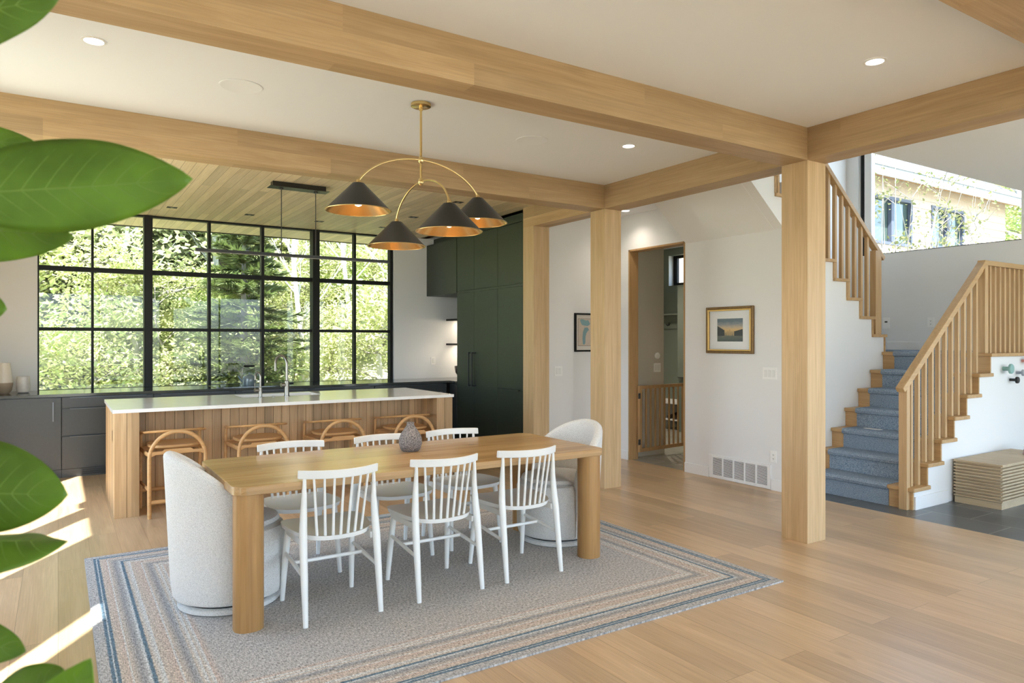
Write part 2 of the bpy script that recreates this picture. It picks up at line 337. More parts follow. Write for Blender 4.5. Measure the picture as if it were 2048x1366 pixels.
M['soil'] = plain('soil', (0.05, 0.035, 0.02), 0.95, bump=1)
M['shade'] = M['bronze']

# ------------------------------------------------------------------ room shell
ZC = 3.064
X0, D = 4.634, 0.221                     # beam row west face and post size
Y1, Y2, Y3 = 3.187, 5.480, 6.738
HX = 6.016                               # hall wall
WX, WY = 8.85, 9.873                     # stair far wall, kitchen window wall
struct('floor', box(B(), -1.0, 6.05, -3.6, 9.95, -0.05, 0), M['floor'])
b = B(); box(b, 6.05, 9.3, -3.6, 4.42, -0.05, 0); struct('floor', b, M['slate'])
b = B(); box(b, 6.051, 9.18, 5.50, 9.2, -0.05, 0.0); struct('floor', b, M['mudtile'])
# ceilings
b = B(); box(b, -1.0, X0 + 0.05, -3.6, Y2 + 0.1, ZC, ZC + 0.12); box(b, X0 + 0.05, 5.46, -3.6, 9.95, ZC, ZC + 0.25)
box(b, 5.46, 9.3, -3.6, 3.33, ZC, ZC + 0.25); box(b, 5.46, 6.1, 5.69, 9.95, ZC, ZC + 0.25)
struct('ceiling', b, M['ceil'])
b = B(); box(b, -1.0, X0 + 0.16, Y2 + 0.1, 10.92, ZC, ZC + 0.12); struct('ceiling', b, M['plankceil'])
b = B(); box(b, -1.2, 5.2, 10.92, 10.96, ZC - 0.01, ZC + 0.22); struct('trim_1', b, M['black'])
# roofs over stairwell, mudroom
b = B(); box(b, 5.3, 9.0, 3.2, 5.7, 5.2, 5.3); struct('ceiling', b, M['ceil'])
b = B(); box(b, 6.1, 9.2, 5.69, 9.2, 3.10, 3.2); struct('ceiling', b, M['ceil'])

def glazing(name, x0, x1, y0, y1, z0, z1): return box(B(), x0, x1, y0, y1, z0, z1)
# left wall with three tall windows that let the sun in
LX = -0.84
holes = [(5.50, 7.45, 0.12, 2.82), (4.42, 5.24, 0.12, 2.82), (2.50, 2.92, 0.12, 2.82)]
struct('wall_left', wallx(B(), LX - 0.10, LX, -3.6, 9.95, 0, ZC, holes), M['wall'])
for i, h in enumerate(holes):
    fr = struct('window_%d' % (5 + i), box(B(), LX - 0.08, LX - 0.04, h[0], h[1], h[2], h[2] + 0.03), M['black'])
    obj('pane', box(B(), LX - 0.065, LX - 0.059, h[0], h[1], h[2] + 0.03, h[3]), M['glass'], fr)
# unseen south wall behind the camera, glazed wide to brighten the room
holes = [(-0.6, 2.6, 0.1, 2.85), (2.9, 5.6, 0.1, 2.85), (6.3, 8.9, 0.1, 2.85)]
struct('wall_back', wally(B(), -3.74, -3.6, -1.1, 9.3, 0, ZC + 0.25, holes), M['wall'])
for i, h in enumerate(holes):
    fr = struct('window_%d' % (8 + i), wally(B(), -3.70, -3.64, h[0], h[1], h[2], h[3], [(h[0] + .04, (h[0]+h[1])/2 - .02, h[2] + .04, h[3] - .04), ((h[0]+h[1])/2 + .02, h[1] - .04, h[2] + .04, h[3] - .04)]), M['black'])
    obj('pane', box(B(), h[0], h[1], -3.675, -3.669, h[2], h[3]), M['glass'], fr)
# entry wall at the right, with a tall window
holes = [(-2.6, 1.6, 0.1, 2.7)]
struct('wall_entry', wallx(B(), 9.3, 9.44, -3.74, 3.4, 0, ZC + 0.25, holes), M['wall'])
fr = struct('window_11', wallx(B(), 9.34, 9.40, -2.6, 1.6, 0.1, 2.7, [(-2.56, -1.22, .14, 2.66), (-1.18, 0.18, .14, 2.66), (0.22, 1.56, .14, 2.66)]), M['black'])
obj('pane', box(B(), 9.367, 9.373, -2.6, 1.6, 0.1, 2.7), M['glass'], fr)
# kitchen window wall
b = B(); box(b, LX, -0.202, WY, WY + 0.16, 0, ZC); box(b, 4.245, 5.5, WY, WY + 0.16, 0, ZC); box(b, -0.202, 4.245, WY + 0.02, WY + 0.16, 0, 0.89)
struct('wall_kitchen', b, M['wall'])
win = struct('window_1', wally(B(), WY + 0.03, WY + 0.13, -0.202, 4.235, 0.90, ZC, [(-0.187, 4.195, 0.9165, ZC - 0.02)]), M['black'])
vb = [(0.336, 0.363), (1.648, 1.683), (2.323, 2.361), (3.633, 3.663)]
for a, c in vb: obj('mullion', box(B(), a, c, WY + 0.03, WY + 0.12, 0.9165, ZC - 0.02), M['black'], win)
for a, c in ((0.90, 0.996), (3.015, 3.112)): obj('mullion', box(B(), a, c, WY - 0.01, WY + 0.14, 0.9165, ZC - 0.005), M['black'], win)
for z, h in ((2.351, 0.056), (1.632, 0.040)): obj('transom', box(B(), -0.187, 4.195, WY + 0.035, WY + 0.115, z - h/2, z + h/2), M['black'], win)
xs = [-0.187] + [q for p in sorted(vb + [(0.90, 0.996), (3.015, 3.112)]) for q in p] + [4.195]
zs = [0.9165, 1.612, 1.652, 2.323, 2.379, ZC - 0.02]
for i in range(0, len(xs), 2):
    for j in range(0, 6, 2): obj('pane', box(B(), xs[i], xs[i+1], WY + 0.07, WY + 0.076, zs[j], zs[j+1]), M['glass'], win)
# niche and wall behind the tall cabinets
b = B(); box(b, 5.42, 5.55, 6.98, WY, 0, ZC); struct('wall_niche', b, M['wall'])
b = B(); box(b, 4.86, 5.187 + 0.07, 6.80, 6.97, 0, ZC); box(b, 5.257, 6.2, 6.90, 7.0, 0, ZC)
struct('wall_hall_end', b, M['wall'])
# hall wall with doorway
dy0, dy1, dz = 5.700, 6.650, 2.630
b = B(); wallx(b, HX, HX + 0.14, 4.40, 6.90, 0, ZC, [(dy0, dy1, 0, dz)]); struct('wall_hall', b, M['wall'])
b = B(); t = 0.022
box(b, HX - 0.004, HX + 0.144, dy0, dy0 + t, 0, dz); box(b, HX - 0.004, HX + 0.144, dy1 - t, dy1, 0, dz); box(b, HX - 0.004, HX + 0.144, dy0, dy1, dz - t, dz)
struct('trim_2', b, M['doorw'], bevel=0.001)
b = B(); box(b, HX - 0.014, HX, 5.345, dy0 - 0.002, 0, 0.11); box(b, HX - 0.014, HX, 4.40, 4.54, 0, 0.11); box(b, HX - 0.014, HX, 6.652, 6.90, 0, 0.11)
struct('baseboard_hall', b, M['trim'], bevel=0.002)
b = B(); box(b, 5.26, 6.0, 6.886, 6.90, 0, 0.11); struct('baseboard_end', b, M['trim'])
# mudroom shell
b = B(); box(b, HX + 0.14, 6.755, 6.78, 6.90, 0, 3.10); struct('wall_mudroom_partition', b, M['mudwall'])
b = B(); wallx(b, 9.0, 9.18, 5.5, 9.2, 0, 3.10, [(7.9, 8.917, 2.45, 2.976)]); struct('wall_mudroom_far', b, M['mudpaint'])
b = B(); box(b, HX + 0.141, 9.0, 5.551, 5.69, 0, 3.10); box(b, 6.75, 9.0, 9.1, 9.2, 0, 3.10); struct('wall_mudroom_side', b, M['mudwall'])
mw = struct('window_3', wallx(B(), 9.11, 9.16, 7.9, 8.917, 2.45, 2.976, [(7.95, 8.82, 2.50, 2.93)]), M['black'])
obj('reveal', box(B(), 9.001, 9.109, 8.905, 8.9165, 2.451, 2.975), M['trim'], mw)
obj('pane', box(B(), 9.13, 9.136, 7.95, 8.82, 2.50, 2.93), M['glass'], mw)
b = B(); box(b, HX + 0.15, 6.755, 6.766, 6.78, 0, 0.10); struct('baseboard_mudroom', b, M['mudwall'])

# beams and posts
bl = [((-1.0, X0, Y1, Y1 + D), 'beamx', 'long oak ceiling beam crossing over the near side of the dining table'),
      ((-1.0, X0, Y2, Y2 + D), 'beamx', 'long oak ceiling beam between the white ceiling and the plank kitchen ceiling'),
      ((-1.0, X0, 1.19, 1.415), 'beamx', 'oak ceiling beam cut off by the top right corner of the photo')]
for (x0, x1, y0, y1), mt, lab in bl:
    single('ceiling_beam', box(B(), x0, x1, y0, y1, 2.826, ZC), M[mt], lab, 'beam', bevel=0.001)
single('ceiling_beam', box(B(), X0, X0 + D, -3.5, Y3 + D, 2.8262, ZC - 0.0002), M['beamy'], 'oak ceiling beam resting on the three posts, running off the right edge', 'beam', bevel=0.001)
for y, lab in ((Y1, 'square oak post standing nearest, between dining area and staircase'), (Y2, 'square oak post in the middle, beside the doorway to the hall'), (Y3, 'square oak post beside the dark tall kitchen cabinets')):
    o = single('wooden_post', box(B(), X0, X0 + D, y, y + D, 0, 2.826), M['post'], lab, 'post', bevel=0.0015)

# ------------------------------------------------------------------ staircase
RX = [6.335 + 0.2395 * k for k in range(7)]; RZ = 0.1957
YO, YI, YL = 3.317, 4.40, 5.50
LZ = RZ * 7
# white wall under the lower flight and landing
poly = [(RX[0] + 0.02, 0)]
for k in range(7):
    poly.append((RX[k] + 0.02, RZ * (k + 1) - 0.036)); 
    if k < 6: poly.append((RX[k+1] + 0.02, RZ * (k + 1) - 0.036))
poly += [(WX, LZ - 0.036), (WX, 0)]
struct('wall_stair_lower', prism(B(), poly, 'y', YO, YO + 0.10), M['wall'])
b = B(); box(b, RX[0] + 0.022, 6.93, YO - 0.014, YO, 0, 0.115); box(b, 8.2, WX, YO - 0.014, YO, 0, 0.115); struct('baseboard_stair', b, M['trim'], bevel=0.002)
UX = [7.80 - 0.2395 * k for k in range(10)]       # upper riser faces (face +x)
poly = [(HX + 0.141, 0), (UX[0], 0), (UX[0], LZ + RZ - 0.03)]
for k in range(1, 10):
    poly.append((UX[k], LZ + RZ * k - 0.03)); poly.append((UX[k], LZ + RZ * (k + 1) - 0.03))
poly = [p for p in poly if p[0] > 5.46 or True]
poly += [(5.46, LZ + RZ * 10 - 0.03), (5.46, ZC), (HX + 0.141, 2.603 - 0.141 * 0.83)]
struct('wall_stair_upper', prism(B(), poly, 'y', YI, YI + 0.11), M['wall'])
b = B(); prism(b, [(5.455, ZC), (HX + 0.141, 2.603 - 0.141*0.83), (HX + 0.141, 2.603 - 0.141*0.83 + 0.14), (5.455, ZC + 0.14)], 'y', YI + 0.11, 5.69); struct('wall_stair_soffit', b, M['wall'])
b = B(); box(b, HX + 0.141, WX, YL, 5.55, 0, 5.2); box(b, 5.46, HX + 0.141, YL, 5.69, ZC, 5.2); struct('wall_stairwell_side', b, M['wall'])
b = B(); box(b, 5.3, 5.455, 3.33, 5.5, ZC + 0.25, 5.2); box(b, 5.455, WX, 3.18, 3.32, ZC + 0.25, 5.2); struct('wall_stairwell_upper', b, M['wall'])
wh = (3.47, 5.345, 2.60, 4.9)
struct('wall_landing', wallx(B(), WX, WX + 0.15, 3.18, 5.55, 0, 5.2, [wh]), M['wall'])
b = B(); box(b, WX - 0.014, WX, YO + 0.1, YL, LZ, LZ + 0.11); struct('baseboard_landing', b, M['trim'], bevel=0.002)
w2 = struct('window_2', box(B(), WX + 0.06, WX + 0.12, 5.285, 5.335, 2.6, 4.9), M['black'])
obj('mullion', box(B(), WX + 0.05, WX + 0.13, 5.19, 5.283, 2.6, 4.9), M['trim'], w2)
obj('sill', box(B(), WX + 0.06, WX + 0.12, 3.47, 5.285, 2.6, 2.615), M['black'], w2)
obj('pane', box(B(), WX + 0.085, WX + 0.091, 3.47, 5.19, 2.615, 4.9), M['glass'], w2)

st = thing('staircase', 'U-shaped oak staircase with a blue carpet runner rising to a landing', 'staircase', (RX[0], 3.9, 0))
for k in range(6):
    z = RZ * (k + 1)
    poly = rrect(RX[k] - 0.028, RX[k+1] + 0.02, YO - 0.028, YI - 0.002, 0.012, 3)
    obj('tread', prism(B(), poly, 'z', z - 0.034, z), M['stepy'], st, world=True, bevel=0.004)
b = B(); prism(b, [(RX[6] - 0.028, YO - 0.028), (WX - 0.002, YO - 0.028), (WX - 0.002, YL - 0.002), (7.80, YL - 0.002), (7.80, YI - 0.002), (RX[6] - 0.028, YI - 0.002)], 'z', LZ - 0.034, LZ); obj('landing', b, M['stepy'], st, world=True, bevel=0.004)
for k in range(7): obj('riser', box(B(), RX[k], RX[k] + 0.019, YO, YI - 0.002, RZ * k, RZ * (k + 1) - 0.034), M['stepy'], st, world=True)
# carpet runner following the steps
prof = []; th = 0.010
for k in range(7):
    z0, z1 = RZ * k, RZ * (k + 1); x = RX[k]
    prof += [(x, z0 + (0.001 if k == 0 else th)), (x, z1 - 0.048), (x - 0.012, z1 - 0.040), (x - 0.030, z1 - 0.034), (x - 0.036, z1 - 0.017), (x - 0.028, z1)]
    prof.append(((RX[k+1] if k < 6 else WX - 0.02), z1 + 0.0))
out = []
for i, p in enumerate(prof):
    a = Vector(prof[max(i-1, 0)]); c = Vector(prof[min(i+1, len(prof)-1)]); d = (c - a).normalized(); n_ = Vector((-d.y, d.x)); 
    out.append((p[0] + n_.x * th, max(p[1] + n_.y * th, 0.001)))
b = B()
rows = []
for yy in (3.53, 4.265):
    rows.append([b.verts.new((p[0], yy, p[1] + 0.0005)) for p in prof] + [b.verts.new((p[0], yy, p[1] + 0.0005)) for p in reversed(out)])
nn = len(rows[0]); h = len(prof)
for i in range(nn): b.faces.new((rows[0][i], rows[1][i], rows[1][(i+1) % nn], rows[0][(i+1) % nn]))
for r in rows:
    for i in range(h - 1): b.faces.new((r[i], r[i+1], r[nn-2-i], r[nn-1-i]))
rn = obj('carpet_runner', b, M['carpet'], st, world=True); rn['label'] = 'blue-grey heathered carpet runner down the steps'
b = B(); box(b, 7.95, WX - 0.02, 4.265, YL - 0.02, LZ, LZ + 0.011); obj('landing_carpet', b, M['carpet'], st, world=True)
for k in range(9):
    z = LZ + RZ * (k + 1)
    obj('tread', prism(B(), rrect(UX[k+1] - 0.01, UX[k] + 0.028, YI - 0.025, YL - 0.002, 0.01, 3), 'z', z - 0.032, z), M['stepy'], st, world=True, bevel=0.003)
for k in range(10): obj('riser', box(B(), UX[k] - 0.012, UX[k] + 0.006, YI - 0.012, YL - 0.004, LZ + RZ * k, LZ + RZ * (k + 1) - 0.032), M['stepy'], st, world=True)

def baluster(par, x, y, z0, z1, w=0.036, name='baluster', mat='railz'):
    return obj(name, box(B(), x - w/2, x + w/2, y - w/2, y + w/2, z0, z1), M[mat], par, world=True, bevel=0.003)
# lower railing
rl = thing('stair_railing', 'slatted oak railing along the lower flight and the landing edge', 'railing', (6.32, 3.36, 0))
ry = 3.375; sl = 0.80
def rtop(x): return 1.095 + sl * (x - 6.24)
obj('newel', box(B(), 6.288, 6.345, 3.345, 3.418, 0, rtop(6.3) - 0.05), M['railz'], rl, world=True, bevel=0.003)
b = B(); d = Vector((1.0, 0, sl)).normalized()
bar(b, (6.235, ry, rtop(6.235) - 0.032), (7.735, ry, rtop(7.735) - 0.032), 0.072, 0.05); obj('handrail', b, M['railx'], rl, world=True, bevel=0.004)
b = B(); bar(b, (6.29, ry, rtop(6.29) - 0.075), (7.735, ry, rtop(7.735) - 0.075), 0.04, 0.035); obj('sub_rail', b, M['railx'], rl, world=True, bevel=0.002)
obj('handrail', box(B(), 7.72, WX - 0.01, ry - 0.036, ry + 0.036, 2.245, 2.295), M['railx'], rl, world=True, bevel=0.004)
for i in range(12):
    x = 6.40 + 0.1197 * i
    if x > 7.68: continue
    k = max(j for j in range(6) if RX[j] - 0.02 < x)
    baluster(rl, x, ry, RZ * (k + 1), rtop(x) - 0.09)
obj('corner_newel', box(B(), 7.72, 7.79, ry - 0.035, ry + 0.035, LZ, 2.246), M['railz'], rl, world=True, bevel=0.003)
for i in range(9): baluster(rl, 7.88 + 0.105 * i, ry, LZ, 2.246)
# upper railing
ru = thing('stair_railing', 'slatted oak railing climbing the upper flight, behind the nearest post', 'railing', (7.7, 4.44, LZ + RZ))
uy = 4.445
def utop(x): return 2.45 + 0.84 * (7.82 - x)
obj('newel', box(B(), 7.65, 7.765, uy - 0.035, uy + 0.035, LZ + RZ, utop(7.70) - 0.05), M['railz'], ru, world=True, bevel=0.003)
b = B(); bar(b, (7.83, uy, utop(7.83) - 0.025), (5.6, uy, utop(5.6) - 0.025), 0.07, 0.05); obj('handrail', b, M['railx'], ru, world=True, bevel=0.004)
for i in range(16):
    x = 7.53 - 0.1197 * i
    k = max(j for j in range(10) if UX[j] + 0.02 > x)
    baluster(ru, x, uy, LZ + RZ * (k + 1), utop(x) - 0.05)
b = B(); box(b, 6.92, 6.975, 3.95, 4.12, RZ * 3 + 0.012, RZ * 3 + 0.016)
single('paper_card', b, M['screen'], 'small white card lying on a carpeted stair step', 'card', base=(6.94, 4.03, RZ * 3 + 0.012))

# ------------------------------------------------------------------ kitchen
# base cabinets along the window
CF = 9.115
base_units = [(-0.83, -0.56, 'door'), (-0.556, 0.029, 'door'), (0.033, 0.93, 'drawers'), (0.934, 1.83, 'drawers'), (1.834, 2.73, 'drawers'), (2.734, 3.63, 'drawers'), (3.634, 4.74, 'drawers')]
blab = ['dark base cabinet at the far left corner under the pale vase', 'dark base cabinet with one door and a vertical bar handle, left end of the counter',
        'dark drawer unit with a louvred toe grille, left of the island', 'dark drawer unit behind the left part of the island', 'dark drawer unit under the black cooktop',
        'dark drawer unit behind the right part of the island', 'dark drawer unit at the right end of the window counter']
for (a, c, kind), lab in zip(base_units, blab):
    u = thing('base_cabinet', lab, 'cabinet', ((a + c)/2, CF + 0.3, 0))
    obj('body', box(B(), a, c, CF + 0.022, WY - 0.01, 0.0, 0.884), M['cabb'], u, world=True)
    if kind == 'door':
        d_ = obj('door', box(B(), a + 0.002, c - 0.002, CF, CF + 0.02, 0.092, 0.875), M['cabb'], u, world=True, bevel=0.001)
        if a > -0.6:
            b = B(); hx = c - 0.075; box(b, hx - 0.006, hx + 0.006, CF - 0.034, CF - 0.024, 0.62, 0.825); box(b, hx - 0.006, hx + 0.006, CF - 0.026, CF + 0.001, 0.62, 0.632); box(b, hx - 0.006, hx + 0.006, CF - 0.026, CF + 0.001, 0.813, 0.825)
            obj('handle', b, M['pull'], d_, world=True)
        obj('toe_panel', box(B(), a, c, CF + 0.005, CF + 0.022, 0, 0.088), M['cabb'], u, world=True)
    else:
        for z0, z1 in ((0.762, 0.872), (0.458, 0.750), (0.092, 0.446)):
            d_ = obj('drawer', box(B(), a + 0.002, c - 0.002, CF, CF + 0.02, z0, z1), M['cabb'], u, world=True, bevel=0.001)
            obj('edge_pull', box(B(), a + 0.075, c - 0.075, CF - 0.022, CF + 0.001, z1 - 0.004, z1 + 0.001), M['pull'], d_, world=True)
        b = B(); box(b, a, c, CF + 0.005, CF + 0.022, 0, 0.088); obj('toe_panel', b, M['cabb'], u, world=True)
        if a < 0.5:
            b = B()
            for q in range(3): box(b, a + 0.19, c - 0.19, CF - 0.001, CF + 0.005, 0.02 + q*0.022, 0.032 + q*0.022)
            obj('toe_grille', b, M['dslot'], u, world=True)
u = thing('base_cabinet', 'dark base cabinet under the mixer niche, beside the tall cabinets', 'cabinet', (5.1, 9.0, 0))
obj('body', box(B(), 4.806, 5.40, 8.893, 9.10, 0, 0.884), M['cabb'], u, world=True)
obj('door', box(B(), 4.784, 4.804, 8.895, 9.105, 0.092, 0.875), M['cabb'], u, world=True, bevel=0.001)
b = B(); prism(b, [(-0.83, 9.075), (4.765, 9.075), (4.765, 8.893), (5.415, 8.893), (5.415, WY - 0.003), (-0.83, WY - 0.003)], 'z', 0.886, 0.915)
single('window_worktop', b, M['counter'], 'thin dark stone worktop running below the whole window', 'worktop', bevel=0.001)
b = B(); box(b, 1.62, 2.47, 9.17, 9.68, 0.915, 0.921)
single('cooktop', b, plain('ceramic glass', (0.012, 0.012, 0.013), 0.05, spec=1.0), 'flat black glass cooktop set in the dark worktop', 'cooktop', bevel=0.001)
# tall cabinets
KX = 4.784
tc_ = thing('tall_cabinet', 'dark green full-height cabinet wall with long bar handles beside the posts', 'cabinet', (5.08, 7.9, 0))
obj('body', box(B(), KX + 0.022, 5.41, 6.985, 8.886, 0, 3.05), M['cab'], tc_, world=True)
cols = [(8.397, 8.884), (7.783, 8.395), (7.20, 7.781), (6.99, 7.198)]
for i, (a, c) in enumerate(cols):
    if i < 2:
        obj_d = obj('door', box(B(), KX, KX + 0.02, a + 0.0015, c - 0.0015, 0.09, 2.163), M['cab'], tc_, world=True, bevel=0.001)
        hy = a + 0.045 if i == 0 else c - 0.045
        b = B(); box(b, KX - 0.075, KX - 0.055, hy - 0.012, hy + 0.012, 0.872, 1.337); box(b, KX - 0.06, KX + 0.001, hy - 0.012, hy + 0.012, 0.872, 0.892); box(b, KX - 0.06, KX + 0.001, hy - 0.012, hy + 0.012, 1.317, 1.337)
        obj('bar_handle', b, M['blackm'], obj_d, world=True, bevel=0.001)
    elif i == 2:
        obj('door', box(B(), KX, KX + 0.02, a + 0.0015, c - 0.0015, 0.885, 2.163), M['cab'], tc_, world=True, bevel=0.001)
        dr = obj('drawer', box(B(), KX, KX + 0.02, a + 0.0015, c - 0.0015, 0.09, 0.882), M['cab'], tc_, world=True, bevel=0.001)
        obj('bar_handle', box(B(), KX - 0.03, KX - 0.001, a + 0.05, c - 0.07, 0.870, 0.882), M['blackm'], dr, world=True, bevel=0.001)
    else: obj('side_panel', box(B(), KX, KX + 0.02, a, c, 0.09, 3.0), M['cab'], tc_, world=True)
    if i < 3: obj('upper_door', box(B(), KX, KX + 0.02, a + 0.0015, c - 0.0015, 2.197, 2.955), M['cab'], tc_, world=True, bevel=0.001)
obj('rail', box(B(), KX + 0.003, KX + 0.022, 6.99, 8.884, 2.166, 2.194), M['cab'], tc_, world=True)
obj('plinth', box(B(), KX + 0.03, KX + 0.05, 6.99, 8.884, 0, 0.088), M['cab'], tc_, world=True)
obj('cornice', box(B(), KX + 0.004, KX + 0.03, 6.99, 8.884, 2.962, 3.06), M['cab'], tc_, world=True)
uc = thing('wall_cabinet', 'dark green wall cabinet hanging over the niche next to the window wall', 'cabinet', (5.08, 9.35, 2.175))
obj('body', box(B(), KX + 0.022, 5.41, 8.888, WY - 0.002, 2.175, 2.96), M['cab'], uc, world=True)
obj('door', box(B(), KX, KX + 0.02, 8.9, WY - 0.003, 2.175, 2.955), M['cab'], uc, world=True, bevel=0.001)
obj('cornice', box(B(), KX + 0.12, KX + 0.14, 8.888, WY - 0.003, 2.961, 3.06), M['cab'], uc, world=True)
for z, lab in ((1.815, 'upper thin black shelf in the niche beside the tall cabinets'), (1.435, 'lower thin black shelf in the niche, above the stand mixer')):
    s_ = thing('niche_shelf', lab, 'shelf', (5.27, 9.4, z), group=None)
    obj('board', box(B(), 5.12, 5.415, 8.89, WY - 0.004, z - 0.014, z + 0.014), M['black'], s_, world=True)
    obj('light_strip', box(B(), 5.36, 5.38, 8.95, WY - 0.05, z - 0.018, z - 0.0145), M['strip'], s_, world=True)
# stand mixer
mx_ = thing('stand_mixer', 'stand mixer with a dark brown bowl on the worktop in the niche', 'mixer', (5.16, 9.35, 0.915))
obj('foot', prism(B(), rrect(-0.10, 0.16, -0.09, 0.09, 0.06, 6), 'z', 0.0, 0.03), M['steel'], mx_, bevel=0.006)
obj('bowl', lathe(B(), [(0.045, 0.035), (0.085, 0.05), (0.118, 0.10), (0.130, 0.16), (0.133, 0.195), (0.128, 0.195), (0.12, 0.14), (0.08, 0.07), (0.02, 0.05)], (-0.02, 0, 0), 32), plain('brown bowl', (0.05, 0.018, 0.012), 0.2, coat=0.5), mx_, smooth=True)
obj('column', box(B(), 0.10, 0.165, -0.035, 0.035, 0.03, 0.27), plain('mixer red-brown', (0.30, 0.12, 0.08), 0.3), mx_, bevel=0.02)
b = B(); tube(b, [(0.18, 0, 0.30), (0.15, 0, 0.305), (0.0, 0, 0.305), (-0.06, 0, 0.30)], [0.03, 0.058, 0.06, 0.052], 20); obj('motor_head', b, plain('mixer head', (0.35, 0.26, 0.21), 0.3), mx_, smooth=True)
b = B(); tube(b, [(-0.061, 0, 0.30), (-0.085, 0, 0.298)], [0.05, 0.035], 20); obj('front_cap', b, M['steel'], mx_, smooth=True)
b = B(); lathe(b, [(0.035, 0.2), (0.035, 0.255)], (-0.03, 0, 0), 16); obj('shaft', b, M['steel'], mx_, smooth=True)
# kettle
kt = thing('kettle', 'blue-grey enamel kettle with a black grip on the cooktop', 'kettle', (2.065, 9.45, 0.921))
kb = plain('kettle enamel', (0.15, 0.195, 0.215), 0.2, coat=0.6)
obj('body', lathe(B(), [(0.082, 0), (0.087, 0.02), (0.086, 0.05), (0.088, 0.075), (0.080, 0.105), (0.06, 0.13), (0.03, 0.143)], (0, 0, 0), 32), kb, kt, smooth=True)
obj('lid_knob', lathe(B(), [(0.008, 0.143), (0.008, 0.152), (0.013, 0.156), (0.013, 0.163), (0.006, 0.167)], (0, 0, 0), 16), kb, kt, smooth=True)
b = B(); tube(b, [(-0.07, 0, 0.05), (-0.11, 0, 0.085), (-0.135, 0, 0.125)], [0.02, 0.014, 0.010], 12); obj('spout', b, kb, kt, smooth=True)
b = B(); tube(b, [(-0.075, 0, 0.10), (-0.088, 0, 0.15), (-0.075, 0, 0.225), (-0.05, 0, 0.245), (0.05, 0, 0.245), (0.075, 0, 0.225), (0.088, 0, 0.15), (0.075, 0, 0.10)], 0.0035, 8); obj('handle', b, M['steel'], kt, smooth=True)
b = B(); tube(b, [(-0.065, 0, 0.246), (0.065, 0, 0.246)], 0.012, 12); obj('grip', b, M['black'], kt, smooth=True)
b = B(); lathe(b, [(0.055, 0), (0.06, 0.006), (0.05, 0.012), (0.03, 0.014)], (2.62, 9.62, 0.916), 20)
single('trivet', b, M['black'], 'small black round trivet at the window behind the tall tap', 'trivet', smooth=True)
# vase and candle at left
vs = thing('ceramic_vase', 'tall cream two-tone ceramic vase at the left end of the worktop', 'vase', (-0.50, 9.5, 0.915))
pr = [(0.045, 0), (0.072, 0.03), (0.085, 0.10), (0.080, 0.17), (0.070, 0.25), (0.062, 0.30), (0.060, 0.335), (0.055, 0.335), (0.06, 0.25), (0.05, 0.05)]
obj('lower_body', lathe(B(), [(0.045, 0), (0.072, 0.03), (0.085, 0.10), (0.0855, 0.12)], seg=40), plain('clay glaze', (0.36, 0.28, 0.20), 0.4), vs, smooth=True)
obj('upper_body', lathe(B(), [(0.0855, 0.12), (0.080, 0.17), (0.070, 0.25), (0.062, 0.30), (0.060, 0.335), (0.055, 0.335), (0.05, 0.2)], seg=40, capb=False), plain('cream glaze', (0.72, 0.66, 0.57), 0.22), vs, smooth=True)
cd = thing('marble_cup', 'round white marbled stone cup beside the window frame', 'cup', (-0.325, 9.5, 0.915))
obj('cup', lathe(B(), [(0.045, 0), (0.060, 0.012), (0.068, 0.06), (0.066, 0.12), (0.062, 0.185), (0.055, 0.185), (0.058, 0.12), (0.056, 0.11)], seg=36), plain('veined marble', (0.62, 0.58, 0.54), 0.3, var=0.35, vscale=14), cd, smooth=True)
obj('wax', lathe(B(), [(0.056, 0.12), (0.0562, 0.121)], seg=24), plain('wax', (0.85, 0.8, 0.7), 0.6), cd)

# island
isl = thing('kitchen_island', 'long oak plank kitchen island with a pale stone top', 'island', (2.0, 7.4, 0))
IX0, IX1, IY0, IY1 = 0.395, 3.590, 6.772, 8.0
b = B(); sx0, sx1, sy0, sy1 = 1.575, 2.395, 7.50, 7.90; tx0, tx1, ty0, ty1 = IX0 - 0.012, IX1 + 0.012, IY0 - 0.012, IY1 + 0.03
for q in ((tx0, tx1, ty0, sy0), (tx0, tx1, sy1, ty1), (tx0, sx0, sy0, sy1), (sx1, tx1, sy0, sy1)): box(b, q[0], q[1], q[2], q[3], 0.885, 0.915)
bmesh.ops.remove_doubles(b, verts=b.verts, dist=1e-5)
obj('stone_top', b, M['quartz'], isl, world=True)
b = B(); n_ = int((IX1 - IX0 - 0.37) / 0.0785); x = IX0 + 0.187; w = (IX1 - IX0 - 0.374) / n_
for k in range(n_): box(b, x + k*w + 0.0015, x + (k+1)*w - 0.0015, 7.15, 7.165, 0, 0.8845)
obj('front_cladding', b, M['islandw'], isl, world=True, bevel=0.0008)
b = B(); box(b, IX0 + 0.05, IX1 - 0.05, 7.166, 7.49, 0, 0.884); box(b, IX0 + 0.05, IX1 - 0.05, 7.91, IY1 - 0.02, 0, 0.884); box(b, IX0 + 0.05, sx0 - 0.02, 7.49, 7.91, 0, 0.884); box(b, sx1 + 0.02, IX1 - 0.05, 7.49, 7.91, 0, 0.884)
obj('carcass', b, M['islandw'], isl, world=True)
for xa in (IX0, IX1 - 0.187):
    b = B()
    for k in range(2): box(b, xa + k*0.0935 + (0.0 if k == 0 else 0.0015), xa + (k+1)*0.0935 - 0.0015*(k == 0), IY0, IY0 + 0.016, 0, 0.8845)
    box(b, xa + 0.172 if xa == IX0 else xa, xa + 0.187 if xa == IX0 else xa + 0.015, IY0 + 0.0165, 7.149, 0, 0.8845)
    box(b, xa + 0.018, xa + 0.17, IY0 + 0.0165, 7.149, 0, 0.884)
    obj('end_leg', b, M['islandw'], isl, world=True, bevel=0.0008)
